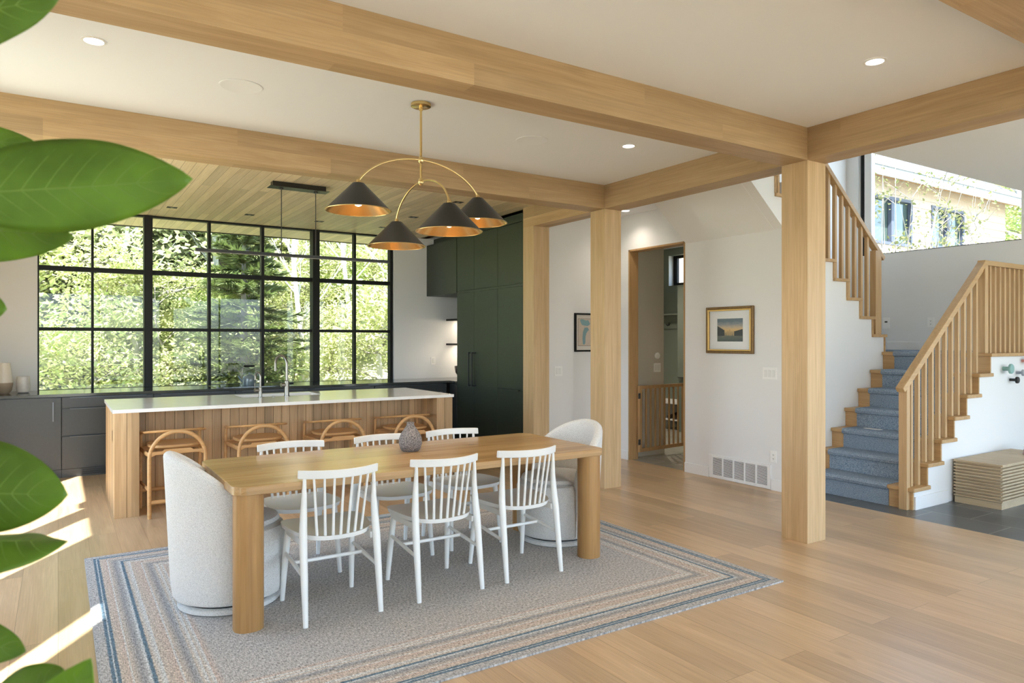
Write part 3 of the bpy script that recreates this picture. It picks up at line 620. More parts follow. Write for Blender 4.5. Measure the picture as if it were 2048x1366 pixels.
for xa, xb in ((IX0, IX0 + 0.015), (IX1 - 0.015, IX1)):
    b = B()
    for k in range(13):
        y0_ = IY0 + 0.0175 + k * 0.0929
        box(b, xa, xb, y0_, min(y0_ + 0.0899, IY1), 0, 0.8845)
    obj('side_cladding', b, M['islandw'], isl, world=True, bevel=0.0008)
b = B(); box(b, IX0 - 0.003, IX0, 6.93, 7.0, 0.62, 0.735); ol = obj('outlet_plate', b, M['islandw'], isl, world=True)
b = B(); box(b, IX0 - 0.004, IX0 - 0.003, 6.945, 6.985, 0.635, 0.72); obj('outlet_slots', b, M['dslot'], isl, world=True)
b = B(); t = 0.012; box(b, sx0 - t, sx1 + t, sy0 - t, sy0, 0.66, 0.884); box(b, sx0 - t, sx1 + t, sy1, sy1 + t, 0.66, 0.884); box(b, sx0 - t, sx0, sy0, sy1, 0.66, 0.884); box(b, sx1, sx1 + t, sy0, sy1, 0.66, 0.884); box(b, sx0 - t, sx1 + t, sy0 - t, sy1 + t, 0.648, 0.66)
obj('sink_basin', b, M['sink'], isl, world=True)
def faucet(x, y, top, r, reach, lab, lever):
    f_ = thing('kitchen_tap', lab, 'tap', (x, y, 0.915))
    h_ = top - 0.915 - reach/2
    obj('base', lathe(B(), [(r*2.3, 0), (r*2.3, 0.006), (r*1.75, 0.008), (r*1.75, h_*0.48), (r, h_*0.5)], seg=24), M['steel'], f_, smooth=True)
    pts = [(0, 0, h_*0.45), (0, 0, h_)] + [(0 - reach/2*0.45*(1 - math.cos(a)), reach/2*(1 - math.cos(a))*0.9, h_ + reach/2*math.sin(a)) for a in [PI*k/14 for k in range(1, 15)]]
    e = pts[-1]; pts.append((e[0], e[1], h_ - reach*0.45))
    obj('spout', tube(B(), pts, r, 14), M['steel'], f_, smooth=True)
    b = B(); tube(b, [(0, 0, h_*0.36), (-0.045, -0.01, h_*0.36)], r*1.35, 14); tube(b, [(-0.045, -0.01, h_*0.36), (-0.062, -0.014, h_*0.36)], r*1.6, 14)
    if lever: tube(b, [(-0.054, -0.012, h_*0.36), (-0.06, -0.012, h_*0.36 + 0.07)], 0.004, 8)
    obj('lever', b, M['steel'], f_, smooth=True)
faucet(1.735, 7.44, 1.165, 0.010, 0.075, 'small brushed nickel tap, left of the tall tap on the island', True)
faucet(2.0, 7.44, 1.337, 0.014, 0.17, 'tall arched brushed nickel tap at the island sink', False)
b = B(); lathe(b, [(0.018, 0), (0.018, 0.006), (0.012, 0.008)], (1.87, 7.46, 0.915), 16); single('air_switch', b, M['steel'], 'tiny round metal button between the two island taps', 'button', smooth=True)

# linear pendant over the island
lp = thing('linear_pendant', 'thin black bar pendant light hanging over the kitchen island', 'pendant light', (2.03, 7.12, ZC))
LPZ = 2.345
b = B(); box(b, 1.77, 2.30, 7.08, 7.17, ZC - 0.05, ZC - 0.0005); box(b, 1.74, 2.33, 7.05, 7.20, ZC - 0.054, ZC - 0.0505); obj('ceiling_box', b, M['bronze'], lp, world=True, bevel=0.001)
for x in (1.862, 2.205): 
    obj('suspension_rod', tube(B(), [(x, 7.12, LPZ + 0.014), (x, 7.12, ZC - 0.054)], 0.0045, 8), M['blackm'], lp, world=True)
    obj('rod_cap', lathe(B(), [(0.02, 0), (0.02, 0.016)], (x, 7.12, ZC - 0.071), 16), M['blackm'], lp, world=True)
obj('light_bar', box(B(), 1.075, 3.0, 7.10, 7.14, LPZ - 0.014, LPZ + 0.014), M['bronze'], lp, world=True, bevel=0.001)
obj('diffuser', box(B(), 1.08, 2.995, 7.106, 7.134, LPZ - 0.017, LPZ - 0.0142), plain('bar diffuser', (0.35, 0.32, 0.29), 0.5), lp, world=True)

# ceiling lights
def can(x, y, lab, z=ZC, r=0.047, pw=7):
    c_ = thing('recessed_light', lab, 'ceiling light', (x, y, z))
    obj('trim_ring', lathe(B(), [(r*1.28, -0.001), (r*1.28, -0.004), (r, -0.006), (r*0.98, -0.001)], seg=36, capb=False, capt=False), M['screen'], c_, smooth=True)
    obj('lens', lathe(B(), [(0.001, -0.0022), (r*0.98, -0.0022)], seg=36, capb=False, capt=False), M['lamp'], c_)
    d = bpy.data.lights.new('downlight', 'SPOT'); d.energy = pw; d.spot_size = 2.3; d.spot_blend = 0.9; d.shadow_soft_size = 0.05; d.color = (1, 0.88, 0.74)
    l = bpy.data.objects.new('downlight', d); COL.objects.link(l); l.location = (0, 0, -0.03); l.parent = c_
can(0.157, 4.277, 'round recessed ceiling light nearest the top left leaves')
can(3.850, 2.225, 'round recessed ceiling light near the right, beyond the big beam')
can(3.859, 4.265, 'round recessed ceiling light to the right of the brass chandelier')
can(7.6, 7.9, 'unseen recessed ceiling light added to brighten the back room', z=3.10, pw=40)  # added lamp, out of view, lifts the dim room behind the doorway
can(5.755, 6.415, 'recessed ceiling light glowing beyond the middle post, above the doorway', pw=3.5)
for x, lab in ((0.948, 'flush round white ceiling speaker left of the chandelier'), (3.118, 'flush round white ceiling speaker right of the chandelier')):
    b = B(); lathe(b, [(0.128, 0), (0.128, -0.003), (0.12, -0.0045), (0.115, -0.003), (0.001, -0.003)], (x, 4.56, ZC - 0.0004), 48, capb=False, capt=False)
    single('ceiling_speaker', b, M['ceil'], lab, 'speaker', base=(x, 4.56, ZC), smooth=True)
sl_ = thing('slot_downlight', 'tiny black slot light in the plank ceiling, leftmost of the row by the window', 'ceiling light', (1.128, 9.156, ZC))
obj('frame', box(B(), -0.055, 0.055, -0.045, 0.045, -0.003, -0.0003), M['dslot'], sl_)
obj('lens', box(B(), -0.015, 0.015, -0.015, 0.015, -0.0042, -0.0032), plain('dim lens', (0.25, 0.22, 0.2), 0.3), sl_)
for x, y, lab in ((2.007, 9.17, 'tiny black slot light in the plank ceiling by the window, second from the left'), (2.892, 9.187, 'tiny black slot light in the plank ceiling right of the bar pendant rods'),
                  (3.793, 9.196, 'tiny black slot light in the plank ceiling just above the lowest pendant shade'), (3.80, 8.22, 'black slot light in the plank ceiling between the two lower pendant shades'),
                  (3.811, 7.054, 'black slot light in the plank ceiling right of the front shade stem'), (4.30, 6.55, 'black slot light in the plank ceiling above the rightmost shade')):
    dup(sl_, (x, y, ZC), 0, lab)

# brass chandelier
ch = thing('chandelier', 'brass chandelier with four black cone shades over the dining table', 'chandelier', (2.018, 4.25, ZC))
obj('canopy', lathe(B(), [(0.062, -0.022), (0.066, -0.020), (0.066, -0.001)], seg=36), M['brass'], ch, smooth=True)
b = B(); tube(b, [(0, 0, -0.022), (0, 0, 2.55 - ZC)], 0.008, 12); tube(b, [(0, 0, -0.022), (0, 0, -0.045)], 0.013, 12); obj('stem', b, M['brass'], ch, smooth=True)
for z in (2.692, 2.548):
    b = B(); lathe(b, [(0.006, -0.026), (0.015, -0.018), (0.021, 0), (0.015, 0.018), (0.006, 0.026)], (0, 0, z - ZC), 20); obj('hub', b, M['brass'], ch, smooth=True)
SR, SH = 0.205, 0.172
for (dx, dy, hz, ez) in ((-1, 0, 2.692, 2.50), (1, 0, 2.692, 2.50), (0, 1, 2.548, 2.352), (0, -1, 2.548, 2.352)):
    R_ = 0.432 if dx else 0.40; fm = 1.15 if dx else 1.35
    pts = []
    for k in range(17):
        f = fm * k / 16; s = R_ * math.sin(f) / math.sin(fm); z = ez + (hz - ez) * (math.cos(f) - math.cos(fm)) / (1 - math.cos(fm)); pts.append((dx*s, dy*s, z - ZC))
    ar = obj('arm', tube(B(), pts, 0.0068, 10), M['brass'], ch, smooth=True)
    ex, ey, e0 = dx*R_, dy*R_, ez - ZC
    b = B(); lathe(b, [(0.008, 0.012), (0.014, 0.004), (0.014, -0.008), (0.022, -0.012), (0.022, -0.015)], (ex, ey, e0), 20); obj('socket_cap', b, M['brass'], ch, smooth=True)
    zt = e0 - 0.014
    sh = obj('lamp_shade', lathe(B(), [(0.036, 0), (SR, -SH), (SR - 0.002, -SH), (0.034, -0.003)], (ex, ey, zt), 56, capb=True, capt=False), M['bronze'], ch, smooth=True)
    obj('gold_lining', lathe(B(), [(0.033, -0.006), (SR - 0.004, -SH + 0.001)], (ex, ey, zt), 56, capb=True, capt=False), M['brassin'], sh, smooth=True)
    b = B(); tube(b, [(ex + (SR - .001)*math.cos(2*PI*k/56), ey + (SR - .001)*math.sin(2*PI*k/56), zt - SH) for k in range(57)], 0.0028, 6, cap=False); obj('rim', b, M['brass'], sh, smooth=True)
    b = B(); lathe(b, [(0.013, 0), (0.013, -0.08)], (ex, ey, zt - 0.006), 16); obj('bulb_holder', b, M['brass'], sh, smooth=True)
    b = B(); bmesh.ops.create_uvsphere(b, u_segments=20, v_segments=12, radius=0.030, matrix=Matrix.Translation((ex, ey, zt - 0.115))); obj('bulb', b, M['bulb'], sh, smooth=True)
    d = bpy.data.lights.new('bulb_light', 'POINT'); d.energy = 2.2; d.shadow_soft_size = 0.027; d.color = (1, 0.74, 0.45)
    l = bpy.data.objects.new('bulb_light', d); COL.objects.link(l); l.location = (ex, ey, zt - 0.15); l.parent = ch

# ------------------------------------------------------------------ rug
def rugmat():
    m, n, b = nmat('woven striped rug'); L = n.links.new; b.inputs['Roughness'].default_value = 0.95; b.inputs['Specular IOR Level'].default_value = 0.1
    tc = N(n, 'ShaderNodeTexCoord'); sp = N(n, 'ShaderNodeSeparateXYZ'); L(tc.outputs['Object'], sp.inputs[0])
    def edge(i, hl):
        a = N(n, 'ShaderNodeMath', operation='ABSOLUTE'); L(sp.outputs[i], a.inputs[0]); s = N(n, 'ShaderNodeMath', operation='SUBTRACT'); s.inputs[0].default_value = hl; L(a.outputs[0], s.inputs[1]); return s
    ex, ey = edge(0, 1.8165), edge(1, 1.43); mi = N(n, 'ShaderNodeMath', operation='MINIMUM'); L(ex.outputs[0], mi.inputs[0]); L(ey.outputs[0], mi.inputs[1])
    nz = N(n, 'ShaderNodeTexNoise'); nz.inputs['Scale'].default_value = 60; L(tc.outputs['Object'], nz.inputs['Vector'])
    jt = N(n, 'ShaderNodeMath', operation='MULTIPLY_ADD'); jt.inputs[1].default_value = 0.010; L(nz.outputs[0], jt.inputs[0]); L(mi.outputs[0], jt.inputs[2])
    sc = N(n, 'ShaderNodeMath', operation='MULTIPLY'); sc.inputs[1].default_value = 2.0; L(jt.outputs[0], sc.inputs[0])
    cr = N(n, 'ShaderNodeValToRGB'); cr.color_ramp.interpolation = 'LINEAR'
    G = (0.48, 0.465, 0.45); T = (0.56, 0.49, 0.42); P = (0.56, 0.46, 0.40); Bl = (0.14, 0.21, 0.27); Lt = (0.62, 0.64, 0.64); Dk = (0.33, 0.33, 0.34); Mg = (0.44, 0.44, 0.44)
    st_ = [(0, Mg), (.046, G), (.052, Bl), (.062, Bl), (.067, Lt), (.072, Bl), (.082, Bl), (.087, T), (.122, P), (.128, Lt), (.134, T), (.168, Dk), (.186, Mg), (.198, Lt), (.205, Bl), (.216, Bl), (.222, T), (.252, Lt), (.258, T), (.31, P), (.318, Lt), (.325, T), (.36, Dk), (.378, Mg), (.385, T), (.405, Lt), (.412, T), (.432, Lt), (.438, P), (.47, G)]
    e = cr.color_ramp.elements
    e[0].position = 0.01; e[0].color = (*st_[0][1], 1); e[1].position = min(1, st_[-1][0]*2 + 0.01); e[1].color = (*st_[-1][1], 1)
    for p, c in st_[1:-1]:
        q = e.new(p*2 + 0.01); q.color = (*c, 1)
    L(sc.outputs[0], cr.inputs[0])
    # weave
    w1 = N(n, 'ShaderNodeVectorMath', operation='MULTIPLY'); w1.inputs[1].default_value = (60, 190, 1); L(tc.outputs['Object'], w1.inputs[0])
    w2_ = N(n, 'ShaderNodeVectorMath', operation='MULTIPLY'); w2_.inputs[1].default_value = (190, 45, 1); L(tc.outputs['Object'], w2_.inputs[0])
    n1 = N(n, 'ShaderNodeTexNoise'); n1.inputs['Scale'].default_value = 1; n1.inputs['Detail'].default_value = 2; L(w1.outputs[0], n1.inputs['Vector'])
    n2 = N(n, 'ShaderNodeTexNoise'); n2.inputs['Scale'].default_value = 1; n2.inputs['Detail'].default_value = 2; L(w2_.outputs[0], n2.inputs['Vector'])
    ad = N(n, 'ShaderNodeMath', operation='ADD'); L(n1.outputs[0], ad.inputs[0]); L(n2.outputs[0], ad.inputs[1])
    mr = N(n, 'ShaderNodeMapRange'); mr.inputs['From Min'].default_value = 0.7; mr.inputs['From Max'].default_value = 1.3; mr.inputs['To Min'].default_value = 0.38; mr.inputs['To Max'].default_value = 1.5; L(ad.outputs[0], mr.inputs['Value'])
    mu = N(n, 'ShaderNodeMix', data_type='RGBA', blend_type='MULTIPLY'); mu.inputs[0].default_value = 1; L(cr.outputs[0], mu.inputs[6]); L(mr.outputs[0], mu.inputs[7]); L(mu.outputs[2], b.inputs['Base Color'])
    bp = N(n, 'ShaderNodeBump'); bp.inputs['Strength'].default_value = 0.6; bp.inputs['Distance'].default_value = 0.003; L(ad.outputs[0], bp.inputs['Height']); L(bp.outputs[0], b.inputs['Normal'])
    return m
RTOP = 0.010
b = B(); box(b, 0.15, 3.783, 2.769, 5.629, 0.0005, RTOP)
single('area_rug', b, rugmat(), 'large taupe woven rug with blue border stripes under the dining table', 'rug', base=(1.9665, 4.199, 0.0005))

# ------------------------------------------------------------------ dining table
tb = thing('dining_table', 'long oak dining table with four thick rounded legs on the rug', 'table', (1.955, 4.232, RTOP))
TX0, TX1, TY0, TY1 = 0.742, 3.172, 3.728, 4.730
o = obj('tabletop', prism(B(), rrect(TX0, TX1, TY0, TY1, 0.075, 14), 'z', 0.710, 0.755), M['table'], tb, world=True, bevel=0.004, seg=3)
for x0 in (TX0 + 0.012, TX1 - 0.012 - 0.150):
    for y0 in (TY0 + 0.012, TY1 - 0.012 - 0.150):
        obj('leg', prism(B(), rrect(x0, x0 + 0.150, y0, y0 + 0.150, 0.066, 8), 'z', RTOP, 0.7098), M['tableleg'], tb, world=True, smooth=True)
vz = B(); lathe(vz, [(0.050, 0), (0.066, 0.014), (0.078, 0.05), (0.076, 0.085), (0.062, 0.12), (0.042, 0.148), (0.028, 0.168), (0.024, 0.182), (0.026, 0.192), (0.020, 0.194), (0.016, 0.17), (0.01, 0.15)], (1.995, 4.365, 0.755), 40)
single('stoneware_vase', vz, fabric('speckled stoneware', (0.36, 0.32, 0.30), (0.10, 0.09, 0.09), 130, 0.3, 0.7, 0.001), 'speckled grey teardrop vase standing on the dining table', 'vase', smooth=True)

# spindle chairs
def make_chair():
    r = thing('dining_chair', 'x', 'chair', (0, 0, 0)); mt = M['wpaint']
    zs = 0.445
    # seat outline (local: front +y)
    out = []
    for k in range(48):
        a = 2*PI*k/48; c, s = math.cos(a), math.sin(a); e = 0.55
        x = 0.225 * math.copysign(abs(c)**e, c); y = 0.235 * math.copysign(abs(s)**e, s)
        x *= 1 + 0.10 * (y / 0.235); y2 = y + 0.035
        if y < 0: y2 = y2 - 0.0 + 0.02 * (abs(x)/0.2)**2
        out.append((x, y2))
    b = B(); rings = []
    for sc_, dz in ((1.0, 0.0), (0.9, -0.004), (0.6, -0.012), (0.25, -0.015)):
        rings.append([b.verts.new((x*sc_, 0.03 + (y-0.03)*sc_, zs + dz + 0.012*(abs(x*sc_)/0.2)**2)) for x, y in out])
    under = [b.verts.new((x*0.97, 0.03 + (y-0.03)*0.97, zs - 0.024 + 0.010*(abs(x)/0.2)**2)) for x, y in out]
    for A_, C_ in [(under, rings[0])] + list(zip(rings, rings[1:])):
        for k in range(48): b.faces.new((A_[k], A_[(k+1) % 48], C_[(k+1) % 48], C_[k]))
    b.faces.new(rings[-1]); b.faces.new(list(reversed(under)))
    obj('seat', b, mt, r, smooth=True)
    for s in (-1, 1):
        obj('leg', tube(B(), [(s*0.206, 0.225, 0), (s*0.197, 0.20, 0.22), (s*0.185, 0.17, zs - 0.012)], [0.013, 0.018, 0.019], 14), mt, r, smooth=True)
        obj('leg', tube(B(), [(s*0.207, -0.235, 0), (s*0.205, -0.205, 0.22), (s*0.203, -0.178, 0.42), (s*0.200, -0.165, 0.50), (s*0.194, -0.158, 0.62), (s*0.192, -0.166, 0.765)], [0.0135, 0.019, 0.0215, 0.021, 0.017, 0.0085], 14), mt, r, smooth=True)
        obj('stretcher', tube(B(), [(s*0.198, 0.203, 0.285), (s*0.200, 0.0, 0.265), (s*0.204, -0.20, 0.245)], [0.009, 0.012, 0.009], 10), mt, r, smooth=True)
        obj('seat_bracket', box(B(), s*0.187 - 0.012, s*0.187 + 0.012, -0.165, 0.165, zs - 0.055, zs - 0.018), mt, r, bevel=0.004)
    obj('stretcher', tube(B(), [(-0.199, 0.02, 0.268), (0.199, 0.02, 0.268)], 0.0105, 10), mt, r, smooth=True)
    # top rail, curved in plan
    b = B(); n_ = 20; R_ = []
    for k in range(n_ + 1):
        t_ = -1 + 2*k/n_; x = 0.222*t_; y = -0.232 + 0.088*t_*t_; th_ = 0.010
        R_.append([b.verts.new(p) for p in ((x, y - th_, 0.757), (x, y + th_, 0.757), (x, y + th_ - 0.006, 0.802), (x, y - th_ - 0.006, 0.802))])
    for k in range(n_):
        for q in range(4): b.faces.new((R_[k][q], R_[k][(q+1) % 4], R_[k+1][(q+1) % 4], R_[k+1][q]))
    b.faces.new(R_[0]); b.faces.new(list(reversed(R_[-1])))
    obj('top_rail', b, mt, r, bevel=0.004, smooth=True)
    for k in range(7):
        t_ = -1 + 2*(k + 0.5)/7; xt = 0.172*t_*1.02; xb = 0.135*t_*1.05
        obj('spindle', tube(B(), [(xb, -0.175 + 0.03*t_*t_, zs - 0.012), ((xb+xt)/2, -0.201 + 0.04*t_*t_, 0.60), (xt, -0.231 + 0.055*t_*t_, 0.765)], [0.0085, 0.0075, 0.0065], 10), mt, r, smooth=True)
    return r
c0 = make_chair()
g1 = 'white spindle dining chairs around the table'
spots = [((1.285, 3.885), 0, 'white spindle-back chair on the near side of the table, closest to the left boucle chair'),
         ((1.930, 3.885), 0, 'white spindle-back chair in the middle of the near side of the table'),
         ((2.522, 3.890), 0, 'white spindle-back chair on the near side, closest to the right boucle chair'),
         ((1.317, 4.635), PI, 'white spindle-back chair on the island side of the table, leftmost one'),
         ((1.977, 4.635), PI, 'white spindle-back chair on the island side, directly behind the speckled vase'),
         ((2.545, 4.650), PI, 'white spindle-back chair on the island side, rightmost one')]
for i, (p, rz, lab) in enumerate(spots):
    if i == 0: c0.location = (*p, RTOP); c0['label'] = lab; c0['group'] = g1
    else: dup(c0, (*p, RTOP), rz, lab, g1)

# boucle barrel chairs (local: back towards -x)
def make_barrel():
    r = thing('barrel_chair', 'x', 'chair'); mt = M['boucle']
    obj('plinth', lathe(B(), [(0.262, 0), (0.275, 0.008), (0.275, 0.030), (0.262, 0.038)], seg=56), mt, r, smooth=True)
    obj('gap_shadow', lathe(B(), [(0.250, 0.038), (0.250, 0.050)], seg=48), M['dslot'], r)  # dark ring coloured as the shadow between plinth and drum
    obj('drum', lathe(B(), [(0.265, 0.050), (0.292, 0.062), (0.302, 0.095), (0.304, 0.20), (0.303, 0.40), (0.292, 0.43), (0.26, 0.445)], seg=56), mt, r, smooth=True)
    obj('seat_cushion', lathe(B(), [(0.262, 0.4455), (0.272, 0.455), (0.262, 0.475), (0.21, 0.490), (0.12, 0.497), (0.01, 0.499)], seg=56), mt, r, smooth=True)
    b = B(); rings = []; A_ = math.radians(100); n_ = 60
    for k in range(n_ + 1):
        th_ = -A_ + 2*A_*k/n_; t_ = abs(th_)/A_
        h = 0.47 + 0.405 * max(0.0, math.cos(t_*PI/2))**0.55
        ring = []
        def P_(rad, z): ring.append(b.verts.new((-math.cos(th_)*rad, math.sin(th_)*rad, z)))
        def ro(z): return 0.306 + 0.040*max(0, (z - 0.06)/0.8)
        m_ = 10
        for q in range(m_): z = 0.075 + (h - 0.03 - 0.075)*q/(m_-1); P_(ro(z) if q else 0.300, z)
        for q in range(1, 6):
            a = PI*q/6; cr_ = ro(h) - 0.032; P_(cr_ + 0.032*math.cos(a), h - 0.03 + 0.03*math.sin(a))
        for q in range(m_ - 1, -1, -1): z = 0.44 + (h - 0.03 - 0.44)*q/(m_-1); P_(ro(z) - 0.064, z)
        P_(0.24, 0.30); P_(0.24, 0.08)
        rings.append(ring)
    nr = len(rings[0])
    for k in range(n_):
        for q in range(nr): b.faces.new((rings[k][q], rings[k][(q+1) % nr], rings[k+1][(q+1) % nr], rings[k+1][q]))
    b.faces.new(rings[0]); b.faces.new(list(reversed(rings[-1])))
    obj('backrest', b, mt, r, smooth=True)
    return r
br0 = make_barrel(); br0.location = (0.832, 4.295, RTOP); br0['label'] = 'white boucle barrel chair at the left head of the dining table'; br0['group'] = 'boucle barrel chairs at the table ends'
dup(br0, (3.170, 4.30, RTOP), PI, 'white boucle barrel chair at the right head of the dining table, by the posts', 'boucle barrel chairs at the table ends')

# bar stools (local: front, towards the island, +y)
def make_stool():
    r = thing('bar_stool', 'x', 'stool'); mt = M['stool']
    b = B(); pts = [(-0.2185, -0.235, 0.0), (-0.2185, -0.235, 0.25), (-0.2185, -0.235, 0.50)]
    for k in range(1, 18): a = PI - PI*k/18; pts.append((0.2185*math.cos(a), -0.235, 0.50 + 0.222*math.sin(a)))
    pts += [(0.2185, -0.235, 0.50), (0.2185, -0.235, 0.25), (0.2185, -0.235, 0.0)]
    b = B(); tube(b, pts, 0.0165, 12); obj('back_arch', b, mt, r, smooth=True)
    for s in (-1, 1):
        obj('leg', tube(B(), [(s*0.245, 0.225, 0), (s*0.245, 0.225, 0.45), (s*0.243, 0.225, 0.655), (s*0.232, 0.215, 0.675)], [0.014, 0.016, 0.014, 0.011], 10), mt, r, smooth=True)
        obj('side_rail', tube(B(), [(s*0.243, 0.22, 0.53), (s*0.235, 0, 0.53), (s*0.219, -0.23, 0.53)], 0.013, 8, flat=(0.8, 1.5)), mt, r, smooth=True)
        obj('stretcher', tube(B(), [(s*0.244, 0.22, 0.235), (s*0.219, -0.23, 0.235)], 0.011, 8, flat=(0.8, 1.4)), mt, r, smooth=True)
    obj('stretcher', tube(B(), [(-0.218, -0.235, 0.135), (0.218, -0.235, 0.135)], 0.011, 8, flat=(1, 1.5)), mt, r, smooth=True)
    obj('stretcher', tube(B(), [(-0.243, 0.225, 0.16), (0.243, 0.225, 0.16)], 0.011, 8, flat=(1, 1.5)), mt, r, smooth=True)
    b = B(); prism(b, [(-0.205, 0.515), (-0.17, 0.533), (0.17, 0.533), (0.205, 0.515), (0.205, 0.560), (0.12, 0.560), (0.10, 0.575), (-0.10, 0.575), (-0.12, 0.560), (-0.205, 0.560)], 'y', -0.247, -0.225); obj('apron', b, mt, r, bevel=0.003)
    b = B(); box(b, -0.235, 0.235, 0.214, 0.236, 0.515, 0.555); obj('apron', b, mt, r, bevel=0.003)
    # seat
    b = B(); out = []
    for k in range(40):
        a = 2*PI*k/40; c, s = math.cos(a), math.sin(a); out.append((0.215*math.copysign(abs(c)**0.7, c), 0.01 + 0.205*math.copysign(abs(s)**0.7, s)))
    R_ = [[b.verts.new((x*f, y*f, z)) for x, y in out] for f, z in ((0.96, 0.576), (1.0, 0.584), (1.0, 0.594), (0.96, 0.601), (0.6, 0.593), (0.2, 0.590))]
    for A_, C_ in zip(R_, R_[1:]):
        for k in range(40): b.faces.new((A_[k], A_[(k+1) % 40], C_[(k+1) % 40], C_[k]))
    b.faces.new(list(reversed(R_[0]))); b.faces.new(R_[-1]); obj('seat', b, mt, r, smooth=True)
    pts = [(-0.235, 0.235, 0.680), (-0.250, 0.13, 0.688), (-0.245, 0.0, 0.700)]
    for k in range(1, 12): a = PI + PI*k/12; pts.append((0.243*math.cos(a), -0.01 + 0.215*math.sin(a), 0.702 + 0.026*abs(math.sin(a))))
    pts += [(0.245, 0.0, 0.700), (0.250, 0.13, 0.688), (0.235, 0.235, 0.680)]
    obj('arm_rail', tube(B(), pts, 0.0125, 10, flat=(1.5, 0.85)), mt, r, smooth=True)
    return r
s0 = make_stool(); s0.location = (0.862, 6.855, 0)
sg = 'bent ash bar stools at the kitchen island'
s0['label'] = 'bent ash bar stool at the left end of the island, behind the left boucle chair'; s0['group'] = sg
for x, lab in ((1.577, 'bent ash bar stool at the island, second from the left'), (2.320, 'bent ash bar stool at the island, third from the left'), (3.073, 'bent ash bar stool at the right end of the island, behind the speckled vase')):
    dup(s0, (x, 6.855, 0), 0, lab, sg)

# ------------------------------------------------------------------ hall wall details
vt = thing('return_air_grille', 'long white return air grille low on the hall wall', 'vent', (HX - 0.006, 4.945, 0.128))
b = B(); wallx(b, HX - 0.012, HX - 0.0005, 4.545, 5.342, 0.004, 0.252, [(4.585 + 0.1445*k, 4.585 + 0.1445*k + 0.128, 0.032, 0.224) for k in range(5)]); obj('frame', b, M['trim'], vt, world=True, bevel=0.0015)
for k in range(5):
    b = B(); y0 = 4.585 + 0.1445*k
    for q in range(16):
        z = 0.036 + q*0.012; obox(b, Vector((HX - 0.005, y0 + 0.064, z)), Vector((0.7, 0, 0.7)).normalized(), Vector((0, 1, 0)), Vector((-0.7, 0, 0.7)).normalized(), 0.0036, 0.064, 0.0009)
    obj('louvre_panel', b, M['trim'], vt, world=True)
obj('backing', box(B(), HX - 0.0012, HX - 0.0006, 4.56, 5.33, 0.02, 0.24), M['dslot'], vt, world=True)
def plate(name, lab, cat, c, ax, w, h, n, kind, nrm):
    """wall plate: centre c on the wall, ax horizontal axis, nrm outward normal"""
    p = thing(name, lab, cat, c); ax, nrm = Vector(ax), Vector(nrm); up = Vector((0, 0, 1))
    b = B(); obox(b, nrm*0.004, ax, nrm, up, w/2, 0.0038, h/2); obj('cover', b, M['plate'], p, bevel=0.0015)
    for k in range(n):
        o_ = ax * ((k - (n-1)/2) * 0.046)
        b = B()
        if kind == 'switch':
            b2 = B(); obox(b2, o_ + nrm*0.0082, ax, nrm, up, 0.0175, 0.0003, 0.034); obj('rocker_gap', b2, M['gap'], p)
            obox(b, o_ + nrm*0.0098, ax, nrm, up, 0.0155, 0.0013, 0.032); obj('rocker', b, M['screen'], p, bevel=0.0005)
        else:
            for s in (-1, 1):
                for t_ in (-1, 1): obox(b, o_ + up*(s*0.019) + ax*(t_*0.0055) + nrm*0.0083, ax, nrm, up, 0.0014, 0.0004, 0.005)
                obox(b, o_ + up*(s*0.019 - 0.009) + nrm*0.0083, ax, nrm, up, 0.0022, 0.0004, 0.0022)
            obj('socket_slots', b, M['dslot'], p)
    return p
plate('light_switch', 'triple white light switch on the hall wall, right of the gold framed picture', 'switch', (HX, 4.56, 1.165), (0, 1, 0), 0.165, 0.118, 3, 'switch', (-1, 0, 0))
plate('power_outlet', 'white power outlet just above the return air grille', 'outlet', (HX, 4.515, 0.335), (0, 1, 0), 0.072, 0.118, 1, 'outlet', (-1, 0, 0))
plate('light_switch', 'double white light switch left of the framed map', 'switch', (5.03, 6.80, 1.13), (1, 0, 0), 0.118, 0.118, 2, 'switch', (0, -1, 0))
plate('light_switch', 'single white light switch beside the mixer niche', 'switch', (4.894, WY, 1.18), (1, 0, 0), 0.075, 0.12, 1, 'switch', (0, -1, 0))
plate('light_switch', 'double white light switch in the room behind the doorway', 'switch', (6.633, 6.78, 1.14), (1, 0, 0), 0.118, 0.118, 2, 'switch', (0, -1, 0))
plate('power_outlet', 'white power outlet on the landing wall behind the railing', 'outlet', (WX, 4.42, 1.715), (0, 1, 0), 0.075, 0.118, 1, 'outlet', (-1, 0, 0))
p = thing('wall_control', 'small white wall control with dark screen on the landing wall, beside the upper newel', 'control', (WX, 4.965, 1.715))
obj('cover', box(B(), -0.006, -0.0002, -0.045, 0.045, -0.07, 0.07), M['plate'], p, bevel=0.002); obj('display', box(B(), -0.0068, -0.0062, -0.018, 0.018, 0.008, 0.026), M['dslot'], p)
b = B(); lathe(b, [(0.042, 0), (0.042, 0.012), (0.036, 0.02), (0.015, 0.022)], (0, 0, 0), 32); bmesh.ops.rotate(b, verts=b.verts, matrix=Matrix.Rotation(PI/2, 3, 'X')); bmesh.ops.translate(b, verts=b.verts, vec=(6.633, 6.7798, 1.295))
single('thermostat', b, M['plate'], 'round white thermostat above the switch behind the doorway', 'thermostat', smooth=True)

